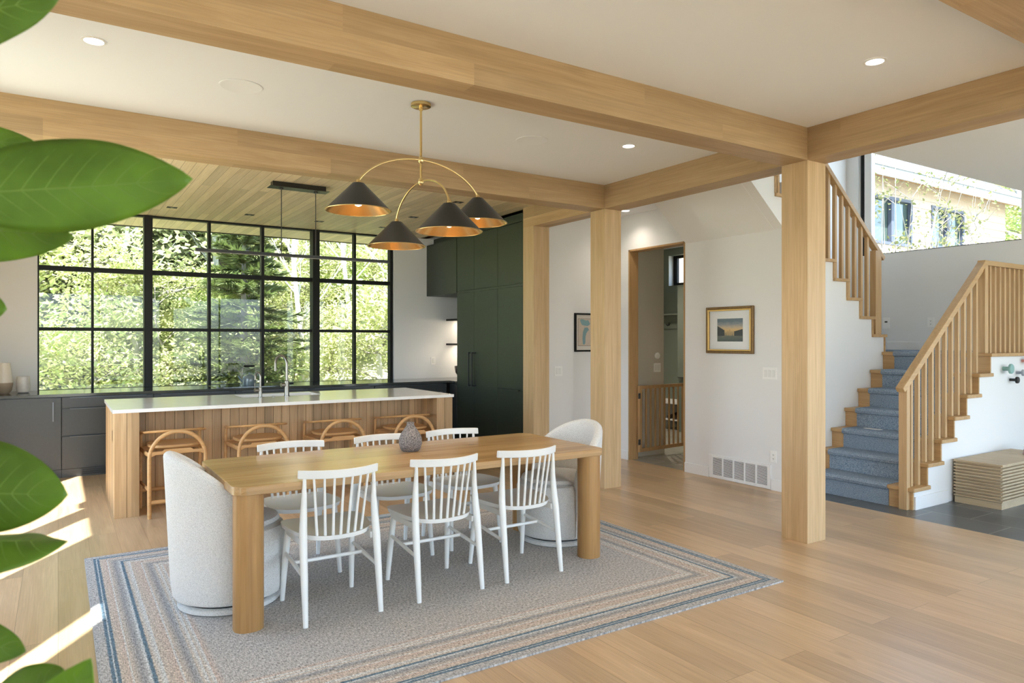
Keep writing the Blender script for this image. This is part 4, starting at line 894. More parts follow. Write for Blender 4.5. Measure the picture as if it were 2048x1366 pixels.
# gold framed picture
pf = thing('framed_picture', 'gold framed picture of buildings along water on the hall wall', 'picture', (HX, 5.057, 1.358))
def frame_yz(bm, x0, x1, y0, y1, z0, z1, w): return wallx(bm, x0, x1, y0, y1, z0, z1, [(y0 + w, y1 - w, z0 + w, z1 - w)])
obj('frame', frame_yz(B(), HX - 0.030, HX - 0.001, 4.744, 5.370, 1.358, 1.857, 0.030), plain('antique gold', (0.21, 0.125, 0.05), 0.45, metal=0.5, var=0.35, vscale=40), pf, world=True, bevel=0.007)
obj('inner_lip', frame_yz(B(), HX - 0.033, HX - 0.012, 4.772, 5.342, 1.386, 1.829, 0.016), plain('bright gold', (0.62, 0.40, 0.14), 0.35, metal=0.7), pf, world=True, bevel=0.003)
obj('mat_board', box(B(), HX - 0.010, HX - 0.004, 4.78, 5.335, 1.393, 1.823), plain('mat board', (0.78, 0.79, 0.80), 0.6), pf, world=True)
def canalmat():
    m, n, b = nmat('canal print'); L = n.links.new; b.inputs['Roughness'].default_value = 0.3
    tc = N(n, 'ShaderNodeTexCoord'); sp = N(n, 'ShaderNodeSeparateXYZ'); L(tc.outputs['Generated'], sp.inputs[0])
    no = N(n, 'ShaderNodeTexNoise'); no.inputs['Scale'].default_value = 4; no.inputs['Detail'].default_value = 6; mp = N(n, 'ShaderNodeMapping'); mp.inputs['Scale'].default_value = (1, 1.5, 5); L(tc.outputs['Generated'], mp.inputs[0]); L(mp.outputs[0], no.inputs['Vector'])
    ad = N(n, 'ShaderNodeMath', operation='MULTIPLY_ADD'); ad.inputs[1].default_value = 0.22; L(no.outputs[0], ad.inputs[0]); L(sp.outputs[2], ad.inputs[2])
    cr = N(n, 'ShaderNodeValToRGB'); e = cr.color_ramp.elements; e[0].position = 0.05; e[0].color = (0.035, 0.05, 0.055, 1); e[1].position = 1.1 if False else 1.0; e[1].color = (0.10, 0.14, 0.19, 1)
    for p_, c_ in ((0.2, (0.07, 0.09, 0.09)), (0.33, (0.10, 0.11, 0.10)), (0.62, (0.62, 0.42, 0.20)), (0.74, (0.45, 0.36, 0.27)), (0.86, (0.22, 0.24, 0.27))): q = e.new(p_); q.color = (*c_, 1)
    L(ad.outputs[0], cr.inputs[0]); L(cr.outputs[0], b.inputs['Base Color']); return m
pr_ = obj('print', box(B(), HX - 0.0112, HX - 0.0102, 4.885, 5.223, 1.486, 1.73), canalmat(), pf, world=True)
b = B(); random.seed(3)
for k in range(11):
    y = 5.222 - k*0.016 if k < 6 else 4.886 + (k - 6)*0.022
    hgt = (0.09 - 0.008*k) if k < 6 else (0.055 - 0.005*(k-6)); w_ = 0.016 if k < 6 else 0.022
    if k < 6: box(b, HX - 0.0116, HX - 0.0112, y - w_, y, 1.545, 1.56 + hgt)
    else: box(b, HX - 0.0116, HX - 0.0112, y, y + w_, 1.545, 1.56 + hgt)
obj('dark_buildings', b, plain('print ink', (0.03, 0.037, 0.045), 0.4), pr_, world=False)
for v in bpy.data.objects['dark_buildings'].data.vertices: v.co -= Vector((HX, 5.057, 1.358))
b = B()
for y, z0, z1, w_ in ((5.075, 1.55, 1.60, 0.012), (5.05, 1.548, 1.615, 0.010), (5.03, 1.55, 1.592, 0.012), (5.00, 1.545, 1.59, 0.008)): box(b, HX - 0.0118, HX - 0.0112, y, y + w_, z0, z1)
obj('lit_houses', b, plain('warm ink', (0.42, 0.28, 0.14), 0.4), pr_)
for v in bpy.data.objects['lit_houses'].data.vertices: v.co -= Vector((HX, 5.057, 1.358))
# framed map (its wall is at y = 6.90)
mf = thing('framed_map', 'black framed map with blue water shapes, partly behind the middle post', 'picture', (5.62, 6.90, 1.357))
b = B(); wally(b, 6.872, 6.899, 5.348, 5.90, 1.357, 1.835, [(5.370, 5.878, 1.379, 1.813)]); obj('frame', b, M['black'], mf, world=True, bevel=0.002)
obj('mat_board', box(B(), 5.365, 5.883, 6.886, 6.892, 1.374, 1.818), plain('map mat', (0.66, 0.61, 0.55), 0.7), mf, world=True)
obj('print_border', box(B(), 5.398, 5.85, 6.8850, 6.8858, 1.428, 1.768), M['dslot'], mf, world=True)
mpp = obj('map_sheet', box(B(), 5.401, 5.847, 6.8840, 6.8849, 1.431, 1.765), plain('map paper', (0.56, 0.47, 0.38), 0.7, var=0.12, vscale=20), mf, world=True)
b = B()
def blob(bm, pts, y0, y1): prism(bm, pts, 'y', y0, y1)
blob(b, [(5.43, 1.755), (5.47, 1.76), (5.52, 1.745), (5.56, 1.75), (5.59, 1.70), (5.55, 1.675), (5.50, 1.68), (5.46, 1.69), (5.44, 1.72)], 6.8832, 6.8839)
blob(b, [(5.50, 1.655), (5.55, 1.66), (5.57, 1.63), (5.53, 1.59), (5.515, 1.54), (5.515, 1.47), (5.50, 1.445), (5.475, 1.45), (5.468, 1.52), (5.475, 1.60)], 6.8832, 6.8839)
blob(b, [(5.62, 1.66), (5.66, 1.65), (5.68, 1.58), (5.655, 1.52), (5.64, 1.57), (5.62, 1.61)], 6.8832, 6.8839)
obj('water_shape', b, plain('map blue', (0.20, 0.33, 0.36), 0.7), mpp, world=False)
for v in bpy.data.objects['water_shape'].data.vertices: v.co -= Vector((5.62, 6.90, 1.357))

# coat knobs on the stair wall
for x, z, r_, ln, colr, lab in ((8.045, 1.212, 0.050, 0.060, (0.24, 0.42, 0.39), 'large mint green round coat knob on the stair wall'), (8.195, 1.095, 0.034, 0.055, (0.014, 0.014, 0.013), 'black round coat knob on the stair wall, lowest of the four'),
                                (8.345, 1.165, 0.033, 0.050, (0.33, 0.36, 0.41), 'small grey round coat knob on the stair wall'), (8.47, 1.285, 0.036, 0.050, (0.66, 0.30, 0.25), 'pink round coat knob at the right edge, topmost of the four')):
    kn = thing('coat_knob', lab, 'knob', (x, YO, z)); mt = plain('knob ' + lab.split()[0] + lab.split()[1], colr, 0.45)
    rot = Matrix.Rotation(PI/2, 3, 'X')
    b = B(); lathe(b, [(r_*0.42, 0), (r_*0.42, ln)], seg=24); bmesh.ops.rotate(b, verts=b.verts, matrix=rot); obj('stem', b, mt, kn, smooth=True)
    b = B(); lathe(b, [(r_*0.5, ln), (r_, ln + 0.004), (r_, ln + 0.018), (r_*0.9, ln + 0.024), (r_*0.2, ln + 0.026)], seg=36); bmesh.ops.rotate(b, verts=b.verts, matrix=rot); obj('disc', b, mt, kn, smooth=True)
# slatted storage bench
bn = thing('storage_bench', 'low slatted light oak storage bench against the stair wall', 'bench', (7.6, 3.08, 0))
bx0, bx1, by0, by1 = 6.99, 8.15, 2.885, 3.285
obj('plinth', box(B(), bx0 + 0.012, bx1, by0 + 0.012, by1, 0, 0.06), M['bench'], bn, world=True)
obj('body', box(B(), bx0 + 0.024, bx1, by0 + 0.024, by1, 0.0605, 0.378), M['bench'], bn, world=True)
b = B()
for k in range(11): z = 0.064 + k*0.0285; box(b, bx0, bx0 + 0.0235, by0, by1 + 0.004, z, z + 0.013)
obj('end_slats', b, M['bench'], bn, world=True, bevel=0.001)
b = B()
for k in range(11):
    z = 0.064 + k*0.0285; box(b, bx0 + 0.024, bx1, by0 - 0.001, by0 + 0.0235, z, z + 0.0145)
obj('front_slats', b, M['bench'], bn, world=True, bevel=0.001)
obj('lid', box(B(), bx0 - 0.002, bx1 + 0.002, by0 - 0.002, by1 + 0.004, 0.380, 0.398), M['bench'], bn, world=True, bevel=0.001)
b = B(); 
for k in range(3): tube(b, [(7.80 + 0.02*k, 3.0, 0.412 + 0.022*k), (7.92, 3.03, 0.414 + 0.024*k), (8.06, 3.01, 0.412 + 0.022*k)], [0.012, 0.014, 0.012], 12, flat=(4.0, 1.0))
single('folded_scarf', b, fabric('pink knit', (0.5, 0.33, 0.31), (0.36, 0.2, 0.2), 150), 'dusty pink folded scarf on the bench lid at the right edge', 'scarf', smooth=True)
b = B(); box(b, 6.45, 7.2, 1.7, 2.51, 0.0005, 0.012)
single('door_mat', b, fabric('rust mat', (0.36, 0.20, 0.15), (0.22, 0.10, 0.07), 120), 'rust brown door mat on the slate tiles at the right edge', 'mat')

# baby gate, swung open into the back room
gt = thing('baby_gate', 'oak slatted baby gate with black hinges in the hall doorway', 'gate', (6.14, 6.60, 0), rz=math.radians(6))
z0, z1, gl = 0.09, 0.925, 0.92
obj('hinge_post', box(B(), 0, 0.045, -0.018, 0.018, z0, z1), M['doorw'], gt, bevel=0.002)
obj('end_post', box(B(), gl - 0.045, gl, -0.018, 0.018, z0, z1), M['doorw'], gt, bevel=0.002)
obj('top_rail', box(B(), 0.0455, gl - 0.0455, -0.016, 0.016, z1 - 0.04, z1), M['doorw'], gt, bevel=0.002)
obj('bottom_rail', box(B(), 0.0455, gl - 0.0455, -0.016, 0.016, z0, z0 + 0.045), M['doorw'], gt, bevel=0.002)
for k in range(8): x = 0.045 + (gl - 0.09) * (k + 1) / 9; obj('slat', box(B(), x - 0.011, x + 0.011, -0.008, 0.008, z0 + 0.0455, z1 - 0.0405), M['doorw'], gt)
for z in (0.22, 0.80): obj('hinge', box(B(), -0.028, 0.012, -0.024, -0.0185, z - 0.035, z + 0.035), M['blackm'], gt)
# things in the back room
lk = thing('mudroom_cabinet', 'sage green built-in locker cabinet with an open bench, seen through the doorway', 'cabinet', (8.8, 8.2, 0))
obj('tall_body', box(B(), 8.55, 8.999, 6.9, 8.27, 0, 2.40), M['mudpaint'], lk, world=True)
d_ = obj('door', box(B(), 8.528, 8.548, 6.95, 8.235, 0.84, 2.36), M['mudpaint'], lk, world=True, bevel=0.002)
obj('handle', box(B(), 8.50, 8.527, 8.05, 8.22, 0.885, 0.90), M['blackm'], d_, world=True)
obj('hook_rail', box(B(), 8.975, 8.999, 8.28, 9.09, 1.70, 1.80), M['mudpaint'], lk, world=True, bevel=0.002)
obj('shelf', box(B(), 8.80, 8.999, 8.28, 9.09, 1.93, 1.955), M['mudpaint'], lk, world=True, bevel=0.002)
b = B(); tube(b, [(8.974, 8.88, 1.765), (8.93, 8.88, 1.755), (8.91, 8.88, 1.78)], 0.011, 8); tube(b, [(8.974, 8.88, 1.765), (8.94, 8.85, 1.80)], 0.009, 8); obj('coat_hook', b, M['blackm'], lk, world=True, smooth=True)
obj('bench_seat', box(B(), 8.57, 8.999, 8.28, 9.09, 0.44, 0.48), M['trim'], lk, world=True, bevel=0.002)
obj('bench_side', box(B(), 8.6, 8.999, 8.70, 8.73, 0, 0.439), M['trim'], lk, world=True)
obj('bench_shelf', box(B(), 8.6, 8.999, 8.28, 9.09, 0.16, 0.18), M['trim'], lk, world=True)
b = B(); box(b, 8.64, 8.95, 8.76, 9.06, 0.181, 0.42)
single('storage_basket', b, plain('dark basket', (0.03, 0.028, 0.026), 0.8, bump=.5), 'dark storage basket under the back room bench, behind the gate', 'basket', bevel=0.01)
b = B()
for k, yy in enumerate((8.42, 8.54)): tube(b, [(8.62, yy, 0.216), (8.70, yy, 0.222), (8.80, yy, 0.24), (8.86, yy, 0.26)], [0.03, 0.036, 0.038, 0.03], 12)
single('shoe_pair', b, plain('dark shoe', (0.06, 0.04, 0.035), 0.6), 'pair of dark shoes under the back room bench, behind the gate', 'shoes', smooth=True, base=(8.74, 8.48, 0.181))

# ------------------------------------------------------------------ plant at the left edge
pl = thing('potted_plant', 'large-leaved green potted plant close up at the left edge', 'plant', (-0.52, 0.42, 0))
PB = Vector((-0.52, 0.42, 0))
def trunk_pt(z): return Vector((-0.52 + 0.02*math.sin(z*3), 0.42 + 0.02*math.cos(z*4), z))
b = B(); tube(b, [trunk_pt(0.3 + 0.1*k) - PB for k in range(20)], [0.016 - 0.0005*k for k in range(20)], 12); obj('trunk', b, M['stem'], pl, smooth=True)
obj('pot', lathe(B(), [(0.13, 0), (0.15, 0.02), (0.18, 0.36), (0.165, 0.36), (0.15, 0.30)], seg=40), M['pot'], pl, smooth=True)
obj('soil', lathe(B(), [(0.001, 0.318), (0.159, 0.32)], seg=30, capb=False, capt=False), M['soil'], pl)
def leaf(bp, tip, side, w, cup=0.12, droop=0.03, skew=0.0, name='leaf', asym=(1, 1), stalk=True):
    bp, tip = Vector(bp), Vector(tip); ax = tip - bp; L_ = ax.length; ax.normalize(); sd = Vector(side); sd = (sd - ax*sd.dot(ax)).normalized(); nm = sd.cross(ax).normalized()
    n1, n2 = 26, 12; b = B(); R_ = []
    for i in range(n1 + 1):
        t_ = i/n1; prof_ = (math.sin(PI * t_**0.97))**0.78 if 0 < t_ < 1 else 0.0
        if t_ > 0.80: prof_ *= 1 - 0.12*((t_-0.80)/0.20)**2
        row = []
        for j in range(n2 + 1):
            s = -1 + 2*j/n2; ww = w * prof_ * (asym[0] if s > 0 else asym[1])
            wav = 0.0015*math.sin(t_*PI*5)*abs(s)**3
            p = bp + ax*(L_*t_) + sd*(ww*s) + nm*(cup*w*abs(s)**1.5*prof_ - droop*math.sin(PI*t_) + wav)
            row.append(b.verts.new(p - PB))
        R_.append(row)
    for i in range(n1):
        for j in range(n2): b.faces.new((R_[i][j], R_[i][j+1], R_[i+1][j+1], R_[i+1][j]))
    bmesh.ops.remove_doubles(b, verts=b.verts, dist=1e-6)
    lf = obj(name, b, M['leaf'], pl, smooth=True, solid=0.0007)
    # midrib and side veins, raised on the surface
    b = B()
    def sp_(t_, s):
        prof_ = (math.sin(PI * t_**0.97))**0.78 if 0 < t_ < 1 else 0.0
        ww = w * prof_ * (asym[0] if s > 0 else asym[1])
        return bp + ax*(L_*t_) + sd*(ww*s) + nm*(cup*w*abs(s)**1.5*prof_ - droop*math.sin(PI*t_) + 0.0015*math.sin(t_*PI*5)*abs(s)**3) - PB
    tube(b, [sp_(0.01 + 0.97*k/24, 0) for k in range(25)], [0.0014*(1 - 0.8*k/24) for k in range(25)], 6)
    for k in range(9):
        t0 = 0.10 + 0.085*k
        for s in (-1, 1): tube(b, [sp_(min(0.985, t0 + 0.13*q/6 + 0.02*(q/6)**2), s*0.93*q/6) for q in range(7)], [0.0008*(1 - 0.6*q/6) for q in range(7)], 5)
    obj('veins', b, M['vein'], lf, smooth=True)
    if stalk:
        z = bp.z - 0.03; q = trunk_pt(z); b = B(); tube(b, [q - PB, (q + bp)/2 + Vector((0, 0, 0.01)) - PB, bp - PB], 0.0025, 8); obj('leaf_stalk', b, M['vein'], pl, smooth=True)
UPV = Vector((0, 0, 1))
leaf(at(-170, 392, 0.66), at(386, 358, 0.72), UPV + FW*0.08, 0.046, cup=0.35, droop=-0.004, asym=(1.22, 0.86))
leaf(at(-230, 440, 0.80), at(148, 475, 0.80), UPV + FW*0.05, 0.036, cup=0.3, droop=0.0, asym=(0.9, 1.0))
leaf(at(-330, 60, 0.62), at(122, -8, 0.66), UPV*0.9 + FW*0.1, 0.034, cup=0.2, droop=-0.006)
leaf(at(-260, 285, 0.95), at(72, 285, 0.98), UPV + FW*0.1, 0.034, cup=0.3, droop=0.0)
leaf(at(-260, 600, 0.75), at(14, 618, 0.74), UPV + FW*0.2, 0.034, cup=0.3, droop=0.0)
leaf(at(-250, 985, 0.70), at(136, 990, 0.70), UPV + FW*0.08, 0.047, cup=0.3, droop=-0.004, asym=(1.1, 0.90))
leaf(at(-220, 1100, 0.68), at(136, 1083, 0.72), UPV*0.15 + FW, 0.055, cup=0.3, droop=0.004)
leaf(at(-200, 1270, 0.66), at(52, 1303, 0.66), UPV + FW*0.2, 0.022, cup=0.3, droop=-0.006)
leaf(at(-60, 1480, 0.66), at(128, 1338, 0.66), UPV*0.6 - RT*0.5 + FW*0.2, 0.030, cup=0.3, droop=0.0)
leaf(at(60, 1520, 0.62), at(182, 1316, 0.60), RT + UPV*0.4, 0.026, cup=0.3, droop=0.0)

# ------------------------------------------------------------------ outside
def hill(x, y):
    return -0.35 + max(0, (y - 13.0)) * 0.34 + 0.25*math.sin(x*0.6 + y*0.3)
b = B(); gx = [-30 + 3*i for i in range(31)]; gy = [10.2 + 2*j for j in range(27)]
G_ = [[b.verts.new((x, y, hill(x, y))) for x in gx] for y in gy]
for j in range(len(gy)-1):
    for i in range(len(gx)-1): b.faces.new((G_[j][i], G_[j][i+1], G_[j+1][i+1], G_[j+1][i]))
setp(obj('woodland_ground', b, plain('leaf litter', (0.42, 0.42, 0.26), 0.95, var=0.5, vscale=2.0), smooth=True), kind='structure')
b = B(); box(b, -40, 45, -40, 10.19, -0.40, -0.36); setp(obj('yard_ground', b, plain('yard', (0.42, 0.40, 0.30), 0.95, var=0.3, vscale=0.7)), kind='structure')

def leafcloud(bm, cen, rad, n, size, rng, flat=0.85, elong=1.6):
    for _ in range(n):
        while True:
            p = Vector((rng.uniform(-1, 1), rng.uniform(-1, 1), rng.uniform(-1, 1)))
            if p.length < 1: break
        p = p * (0.55 + 0.45*p.length) if p.length > 0.3 else p
        p = cen + Vector((p.x*rad[0], p.y*rad[1], p.z*rad[2]))
        nrm = Vector((rng.gauss(0, 1)*flat, rng.gauss(0, 1)*flat, 1)).normalized(); a = rng.uniform(0, 2*PI)
        t1 = nrm.orthogonal().normalized(); t1.rotate(Matrix.Rotation(a, 3, nrm)); t2 = nrm.cross(t1); s = size*rng.uniform(0.6, 1.25)
        v = [bm.verts.new(q) for q in (p - t1*s*elong*0.5, p + t2*s*0.45 - nrm*s*0.12, p + t1*s*elong*0.5, p - t2*s*0.45 - nrm*s*0.12)]
        bm.faces.new((v[0], v[1], v[2])); bm.faces.new((v[0], v[2], v[3]))
LM = [leafmat('spring leaves %d' % i, c, t_, 0.55, 0.5, 0.35, 0.9) for i, (c, t_) in enumerate([((0.36, 0.42, 0.18), (0.52, 0.62, 0.20)), ((0.46, 0.48, 0.26), (0.64, 0.68, 0.30)), ((0.26, 0.34, 0.14), (0.42, 0.54, 0.16))])]
BARK = plain('grey bark', (0.26, 0.235, 0.20), 0.9, var=0.3, vscale=6, bump=0.6, bscale=30); PALE = plain('pale bark', (0.55, 0.53, 0.48), 0.85, var=0.3, vscale=8)
SPR = leafmat('spruce needles', (0.17, 0.21, 0.09), (0.20, 0.27, 0.07), 0.6, 0.2, 0.4, 2)
def broadleaf(seed, H, R_, n, size, mat, nb=16, label='x', low=0.15):
    rng = random.Random(seed); r = thing('woodland_tree', label, 'tree', (0, 0, 0))
    b = B(); lean = (rng.uniform(-.4, .4), rng.uniform(-.3, .3)); tp = []
    for k in range(8): f = k/7; tp.append(Vector((lean[0]*f*f + 0.05*math.sin(k*2.1), lean[1]*f + 0.05*math.cos(k*1.7), H*0.92*f)))
    tube(b, tp, [0.11*(1 - 0.85*k/7) * H/8 for k in range(8)], 8); lv = B()
    for k in range(nb):
        f = low + (0.95 - low)*(k + rng.random())/nb; i = min(6, int(f*7)); base = tp[i].lerp(tp[i+1], f*7 - i); a = rng.uniform(0, 2*PI)
        ln = R_*(1.05 - 0.55*f)*rng.uniform(0.7, 1.15); dr = Vector((math.cos(a), math.sin(a), rng.uniform(0.15, 0.7))).normalized(); e = base + dr*ln
        m_ = base.lerp(e, 0.5) + Vector((0, 0, 0.1*ln)); tube(b, [base, m_, e], [0.035*(1-f*0.6)*H/8, 0.02*H/8, 0.008], 6)
        for q in range(4):
            a2 = rng.uniform(0, 2*PI); s_ = base.lerp(e, rng.uniform(0.4, 0.95)); e2 = s_ + Vector((math.cos(a2), math.sin(a2), rng.uniform(-0.1, 0.6)))*ln*0.45; tube(b, [s_, e2], [0.012, 0.004], 5)
            leafcloud(lv, e2, (ln*0.42, ln*0.42, ln*0.22), max(8, int(n/nb/5)), size, rng)
        leafcloud(lv, e, (ln*0.45, ln*0.45, ln*0.25), max(8, int(n/nb/5)), size, rng)
    obj('trunk', b, BARK, r, smooth=True); obj('foliage', lv, mat, r)
    return r
tg = 'leafy trees in the wood beyond the kitchen window'; tl = 'leafy bright green tree in the sunlit wood beyond the kitchen window'
protos = [broadleaf(11, 8.5, 2.6, 22000, 0.085, LM[0], label=tl), broadleaf(12, 7.2, 2.8, 22000, 0.08, LM[1], label=tl), broadleaf(13, 9.5, 2.7, 22000, 0.09, LM[2], label=tl), broadleaf(14, 3.4, 1.9, 9000, 0.052, LM[1], nb=12, label=tl, low=0.05), broadleaf(15, 2.6, 1.7, 9000, 0.055, LM[0], nb=12, label=tl, low=0.03)]
rng = random.Random(5); ti = 0; pk = [0]*5
bg_, bl_ = 'low leafy bushes close beyond the kitchen window', 'low bright green bush at the edge of the wood, close beyond the kitchen window'
for q in (3, 4): protos[q].name = 'woodland_bush'; protos[q]['category'] = 'bush'
def place_tree(i, x, y, s=1.0):
    global ti
    pos = (x, y, hill(x, y) - 0.05); rz = rng.uniform(0, 2*PI)
    if pk[i] == 0:
        protos[i].location = pos; protos[i].rotation_euler = (0, 0, rz); protos[i].scale = (s, s, s); protos[i]['group'] = tg if i < 3 else bg_; protos[i]['label'] = tl if i < 3 else bl_
    else: dup(protos[i], pos, rz, tl if i < 3 else bl_, tg if i < 3 else bg_, scale=(s, s, s))
    pk[i] += 1
for row, (y, xa, xb, n_, kinds) in enumerate([(14.0, -2.2, 7.5, 8, (3, 4)), (16.3, -3.0, 9.5, 8, (3, 4, 1)), (18.8, -3.5, 11.5, 8, (0, 1, 3)), (22.0, -4, 14, 8, (0, 1, 2)), (26, -5, 17, 9, (0, 1, 2)), (31, -6, 20, 9, (0, 2, 1)), (37, -7, 25, 10, (2, 0, 1))]):
    for k in range(n_):
        place_tree(kinds[rng.randrange(len(kinds))], xa + (xb - xa)*(k + rng.uniform(0.1, 0.9))/n_, y + rng.uniform(-0.9, 0.9), rng.uniform(0.85, 1.25) * (1.25 if row > 4 else 1))
# spruces
def spruce(seed, H, R_, n, label):
    rng = random.Random(seed); r = thing('spruce_tree', label, 'tree'); b = B(); lv = B()
    tube(b, [(0, 0, 0), (0, 0, H*0.5), (0, 0, H)], [0.09, 0.05, 0.01], 8)
    nb = int(H*26)
    for k in range(nb):
        f = 0.04 + 0.94*k/nb; a = k*2.399; ln = R_*(1 - f)**0.8*rng.uniform(0.75, 1.1); z = H*f + rng.uniform(-.06, .06); dz = -0.25 + 0.55*f + rng.uniform(-0.25, 0.25)
        e = Vector((math.cos(a)*ln, math.sin(a)*ln, z + dz*ln)); s = Vector((0, 0, z)); tube(b, [s, e], [0.014, 0.004], 5)
        for q in range(int(n/nb)):
            t_ = rng.uniform(0.15, 1.0); p = s.lerp(e, t_); d_ = (e - s).normalized(); sd = d_.cross(Vector((0, 0, 1))).normalized() * rng.choice((-1, 1)); dd = (d_*0.8 + sd*rng.uniform(0.3, 1) + Vector((0, 0, rng.uniform(-0.45, 0.55)))).normalized(); l2 = 0.19*rng.uniform(0.6, 1.5)*(1.3 - t_*0.5)
            w_ = dd.cross(Vector((rng.gauss(0, .4), rng.gauss(0, .4), 1))).normalized()*0.017
            v = [lv.verts.new(c_) for c_ in (p - w_, p + w_, p + dd*l2)]; lv.faces.new(v)
    obj('trunk', b, BARK, r, smooth=True); obj('needles', lv, SPR, r); return r
sp1 = spruce(21, 4.8, 1.6, 34000, 'dark green spruce tree close behind the glass, beside the kettle'); sp1.location = (2.75, 13.0, -0.4)
sp2 = dup(sp1, (0.1, 16.0, hill(0, 16) - 0.4), 2.0, 'spruce tree outside at the far left windowpanes', scale=(1.15, 1.15, 1.15))
sp3 = dup(sp1, (3.6, 19.5, hill(3.6, 19.5)), 1.0, 'taller spruce tree standing further back in the wood', scale=(1.5, 1.5, 1.6))
# bare pale trees
def baretree(seed, H, label, spread=0.9, nb=26):
    rng = random.Random(seed); r = thing('bare_tree', label, 'tree'); b = B(); tp = [Vector((0.12*math.sin(k*1.3 + seed), 0.12*math.cos(k + seed), H*k/9)) for k in range(10)]
    tube(b, tp, [0.065*(1 - 0.85*k/9) for k in range(10)], 8)
    for k in range(nb):
        f = 0.12 + 0.85*k/nb; i = min(8, int(f*9)); s = tp[i].lerp(tp[i+1], f*9 - i); a = rng.uniform(0, 2*PI); ln = spread*rng.uniform(0.6, 1.4)*(1.2 - f*0.6); e = s + Vector((math.cos(a)*0.6, math.sin(a)*0.6, 0.85))*ln
        tube(b, [s, s.lerp(e, .5) + Vector((math.cos(a), math.sin(a), 0))*0.06*ln, e], [0.02, 0.012, 0.004], 5)
        for q in range(4):
            t_ = rng.uniform(0.25, 0.95); s2 = s.lerp(e, t_); a2 = a + rng.uniform(-1.2, 1.2); e2 = s2 + Vector((math.cos(a2)*0.6, math.sin(a2)*0.6, 0.7))*ln*0.4; tube(b, [s2, e2], [0.007, 0.0025], 4)
    obj('trunk', b, PALE, r, smooth=True); return r
bt = baretree(31, 8.0, 'slender pale bare tree seen right of the tall kitchen tap'); bt.location = (3.95, 13.9, -0.4)
for i, (x, y, s, lab) in enumerate([(5.15, 14.6, 1.0, 'slender pale bare tree seen in the panes right of the second thick mullion'), (5.9, 14.2, 1.05, 'slender pale bare tree in the last column of panes, beside the window jamb'), (4.55, 16.0, 1.2, 'pale bare tree just left of the second thick mullion'),
                                  (1.15, 14.8, 0.9, 'pale branching bare tree left of the first thick mullion'), (2.9, 17.0, 1.2, 'pale leaning bare trunk high up behind the bar pendant')]):
    dup(bt, (x, y, hill(x, y) - 0.1), i*1.7, lab, scale=(s, s, s))

# neighbouring house seen through the stair window
def siding():
    m, n, b = nmat('pale cedar siding'); L = n.links.new; b.inputs['Roughness'].default_value = 0.8
    tc = N(n, 'ShaderNodeTexCoord'); no = N(n, 'ShaderNodeTexNoise'); no.inputs['Scale'].default_value = 3; mp = N(n, 'ShaderNodeMapping'); mp.inputs['Scale'].default_value = (6, 6, 0.6); L(tc.outputs['Object'], mp.inputs[0]); L(mp.outputs[0], no.inputs['Vector'])
    cr = N(n, 'ShaderNodeValToRGB'); cr.color_ramp.elements[0].color = (0.42, 0.34, 0.26, 1); cr.color_ramp.elements[1].color = (0.50, 0.44, 0.37, 1); L(no.outputs[0], cr.inputs[0]); L(cr.outputs[0], b.inputs['Base Color']); return m
hs_ = thing('neighbouring_house', 'pale shingled house with a grey roof seen through the stair window', 'house', (15.5, 9.5, -0.36))
SD = siding(); yh = 8.0; wins = [(12.9, 15.22, 3.46, 4.45), (16.0, 17.45, 3.52, 4.44)]
b = B(); wally(b, yh, yh + 0.2, 11.6, 19.5, -0.36, 4.95, wins)
for k in range(30):
    z = -0.3 + 0.178*k
    if z > 4.75: break
    segs = [(11.6, 19.5)]
    for w_ in wins:
        if w_[2] - 0.178 < z < w_[3]: segs = [q for s_ in segs for q in ([(s_[0], w_[0]), (w_[1], s_[1])] if s_[0] < w_[0] and w_[1] < s_[1] else [s_])]
    for a, c in segs:
        v = [b.verts.new(p_) for p_ in ((a, yh - 0.022, z), (c, yh - 0.022, z), (c, yh - 0.002, z + 0.176), (a, yh - 0.002, z + 0.176), (a, yh - 0.001, z), (c, yh - 0.001, z))]
        b.faces.new((v[0], v[1], v[2], v[3])); b.faces.new((v[4], v[5], v[1], v[0]))
obj('wall', b, SD, hs_, world=True); obj('wall', box(B(), 19.3, 19.5, yh + 0.2, 13, -0.36, 4.9), SD, hs_, world=True); obj('wall', box(B(), 11.6, 11.8, yh + 0.2, 13, -0.36, 4.9), SD, hs_, world=True); obj('wall', box(B(), 11.6, 19.5, 13, 13.2, -0.36, 4.9), SD, hs_, world=True)
HF = plain('slate blue frame', (0.06, 0.07, 0.10), 0.5); HG = plain('house glass', (0.05, 0.075, 0.065), 0.08, spec=1.0)
for (a, c, z0, z1), md in zip(wins, (14.45, 16.71)):
    f_ = obj('window', wally(B(), yh - 0.03, yh + 0.05, a, c, z0, z1, [(a + .06, md - .05, z0 + .06, z1 - .06), (md + .05, c - .06, z0 + .06, z1 - .06)]), HF, hs_, world=True)
    obj('pane', box(B(), a, c, yh + 0.06, yh + 0.08, z0, z1), HG, f_, world=False)
    for v in f_.children[0].data.vertices: v.co -= Vector((15.5, 9.5, -0.36))
obj('fascia', box(B(), 11.0, 20.0, yh - 0.50, yh - 0.46, 4.66, 4.86), plain('white fascia', (0.27, 0.28, 0.29), 0.6), hs_, world=True)
obj('soffit', box(B(), 11.0, 20.0, yh - 0.459, yh - 0.023, 4.82, 4.86), plain('cedar soffit', (0.30, 0.17, 0.075), 0.7), hs_, world=True)
b = B(); sl2 = 0.62
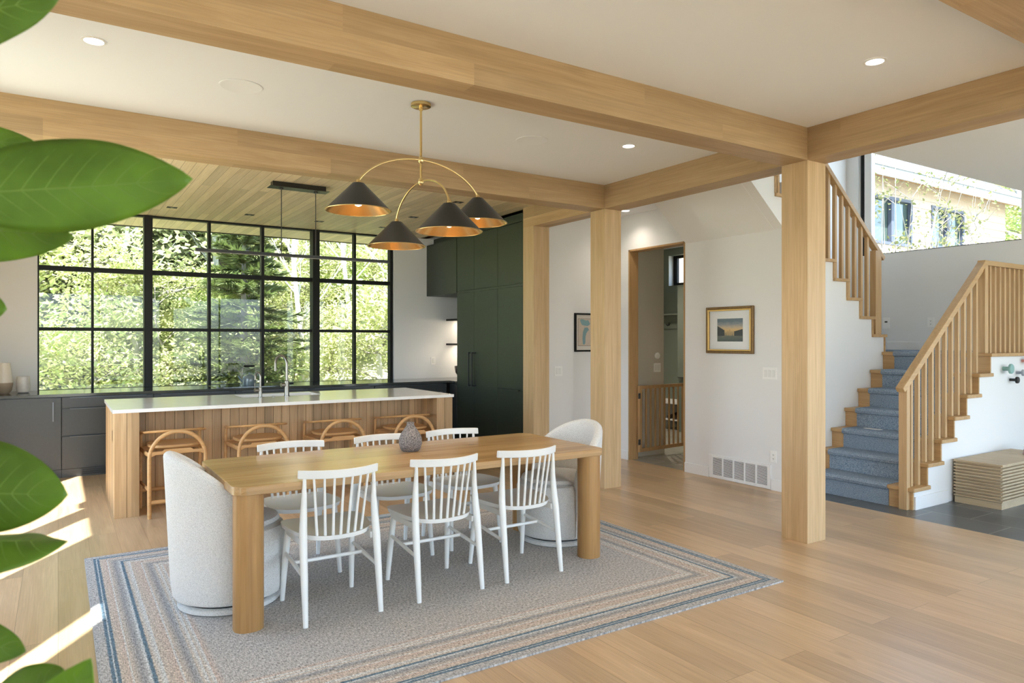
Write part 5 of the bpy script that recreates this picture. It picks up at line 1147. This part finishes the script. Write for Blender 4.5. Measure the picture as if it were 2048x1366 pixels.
for k in range(26):
    y0 = yh - 0.52 + k*0.2; z0 = 4.87 + k*0.2*sl2
    v = [b.verts.new(p_) for p_ in ((11.0, y0, z0), (20.0, y0, z0), (20.0, y0 + 0.21, z0 + 0.21*sl2 - 0.018), (11.0, y0 + 0.21, z0 + 0.21*sl2 - 0.018), (11.0, y0, z0 - 0.03), (20.0, y0, z0 - 0.03))]
    b.faces.new((v[0], v[1], v[2], v[3])); b.faces.new((v[4], v[5], v[1], v[0]))
obj('roof', b, plain('grey shingle', (0.16, 0.165, 0.175), 0.85, var=0.2, vscale=5), hs_, world=True)
def shrub(seed, label, loc, H=2.6, n=900):
    rng = random.Random(seed); r = thing('flowering_shrub', label, 'shrub', loc); b = B(); lv = B()
    for k in range(22):
        a = rng.uniform(0, 2*PI); e = Vector((math.cos(a)*H*0.45*rng.random(), math.sin(a)*H*0.45*rng.random(), H*rng.uniform(0.65, 1.05))); m_ = e*0.5 + Vector((0.1*math.cos(a), 0.1*math.sin(a), 0)); tube(b, [(0.05*math.cos(a), 0.05*math.sin(a), 0), m_, e], [0.016, 0.010, 0.003], 5)
        for q in range(5):
            s_ = m_.lerp(e, rng.random()); a2 = rng.uniform(0, 2*PI); e2 = s_ + Vector((math.cos(a2), math.sin(a2), 0.9))*0.35; tube(b, [s_, e2], [0.005, 0.002], 4)
            leafcloud(lv, s_.lerp(e2, .6), (0.2, 0.2, 0.25), int(n/110), 0.045, rng, flat=1.2)
    obj('branches', b, plain('shrub twig', (0.22, 0.20, 0.17), 0.8), r, smooth=True); obj('foliage', lv, leafmat('yellow green leaves', (0.20, 0.21, 0.08), (0.24, 0.25, 0.08), 0.5, 0.45, 0.2, 3), r); return r
shrub(41, 'tall airy shrub with tiny yellow-green leaves before the shingled house, left window', (11.0, 6.2, 0.2), 4.6, 1700)
shrub(42, 'smaller airy shrub with yellow-green leaves between the two house windows', (14.6, 6.95, 0.6), 3.7, 500)
bt2 = dup(bt, (19.8, 7.6, 0.0), 0.5, 'thick pale bare trunk past the right corner of the shingled house', scale=(2.6, 2.6, 1.0))
for i_, (x, y) in enumerate([(23.5, 8.2), (26, 11), (29, 8)]):
    dup(protos[1 + i_ % 2], (x, y, 0), i_*1.3, 'leafy tree beyond the corner of the shingled house', 'trees beyond the shingled house', scale=(1, 1, 1))
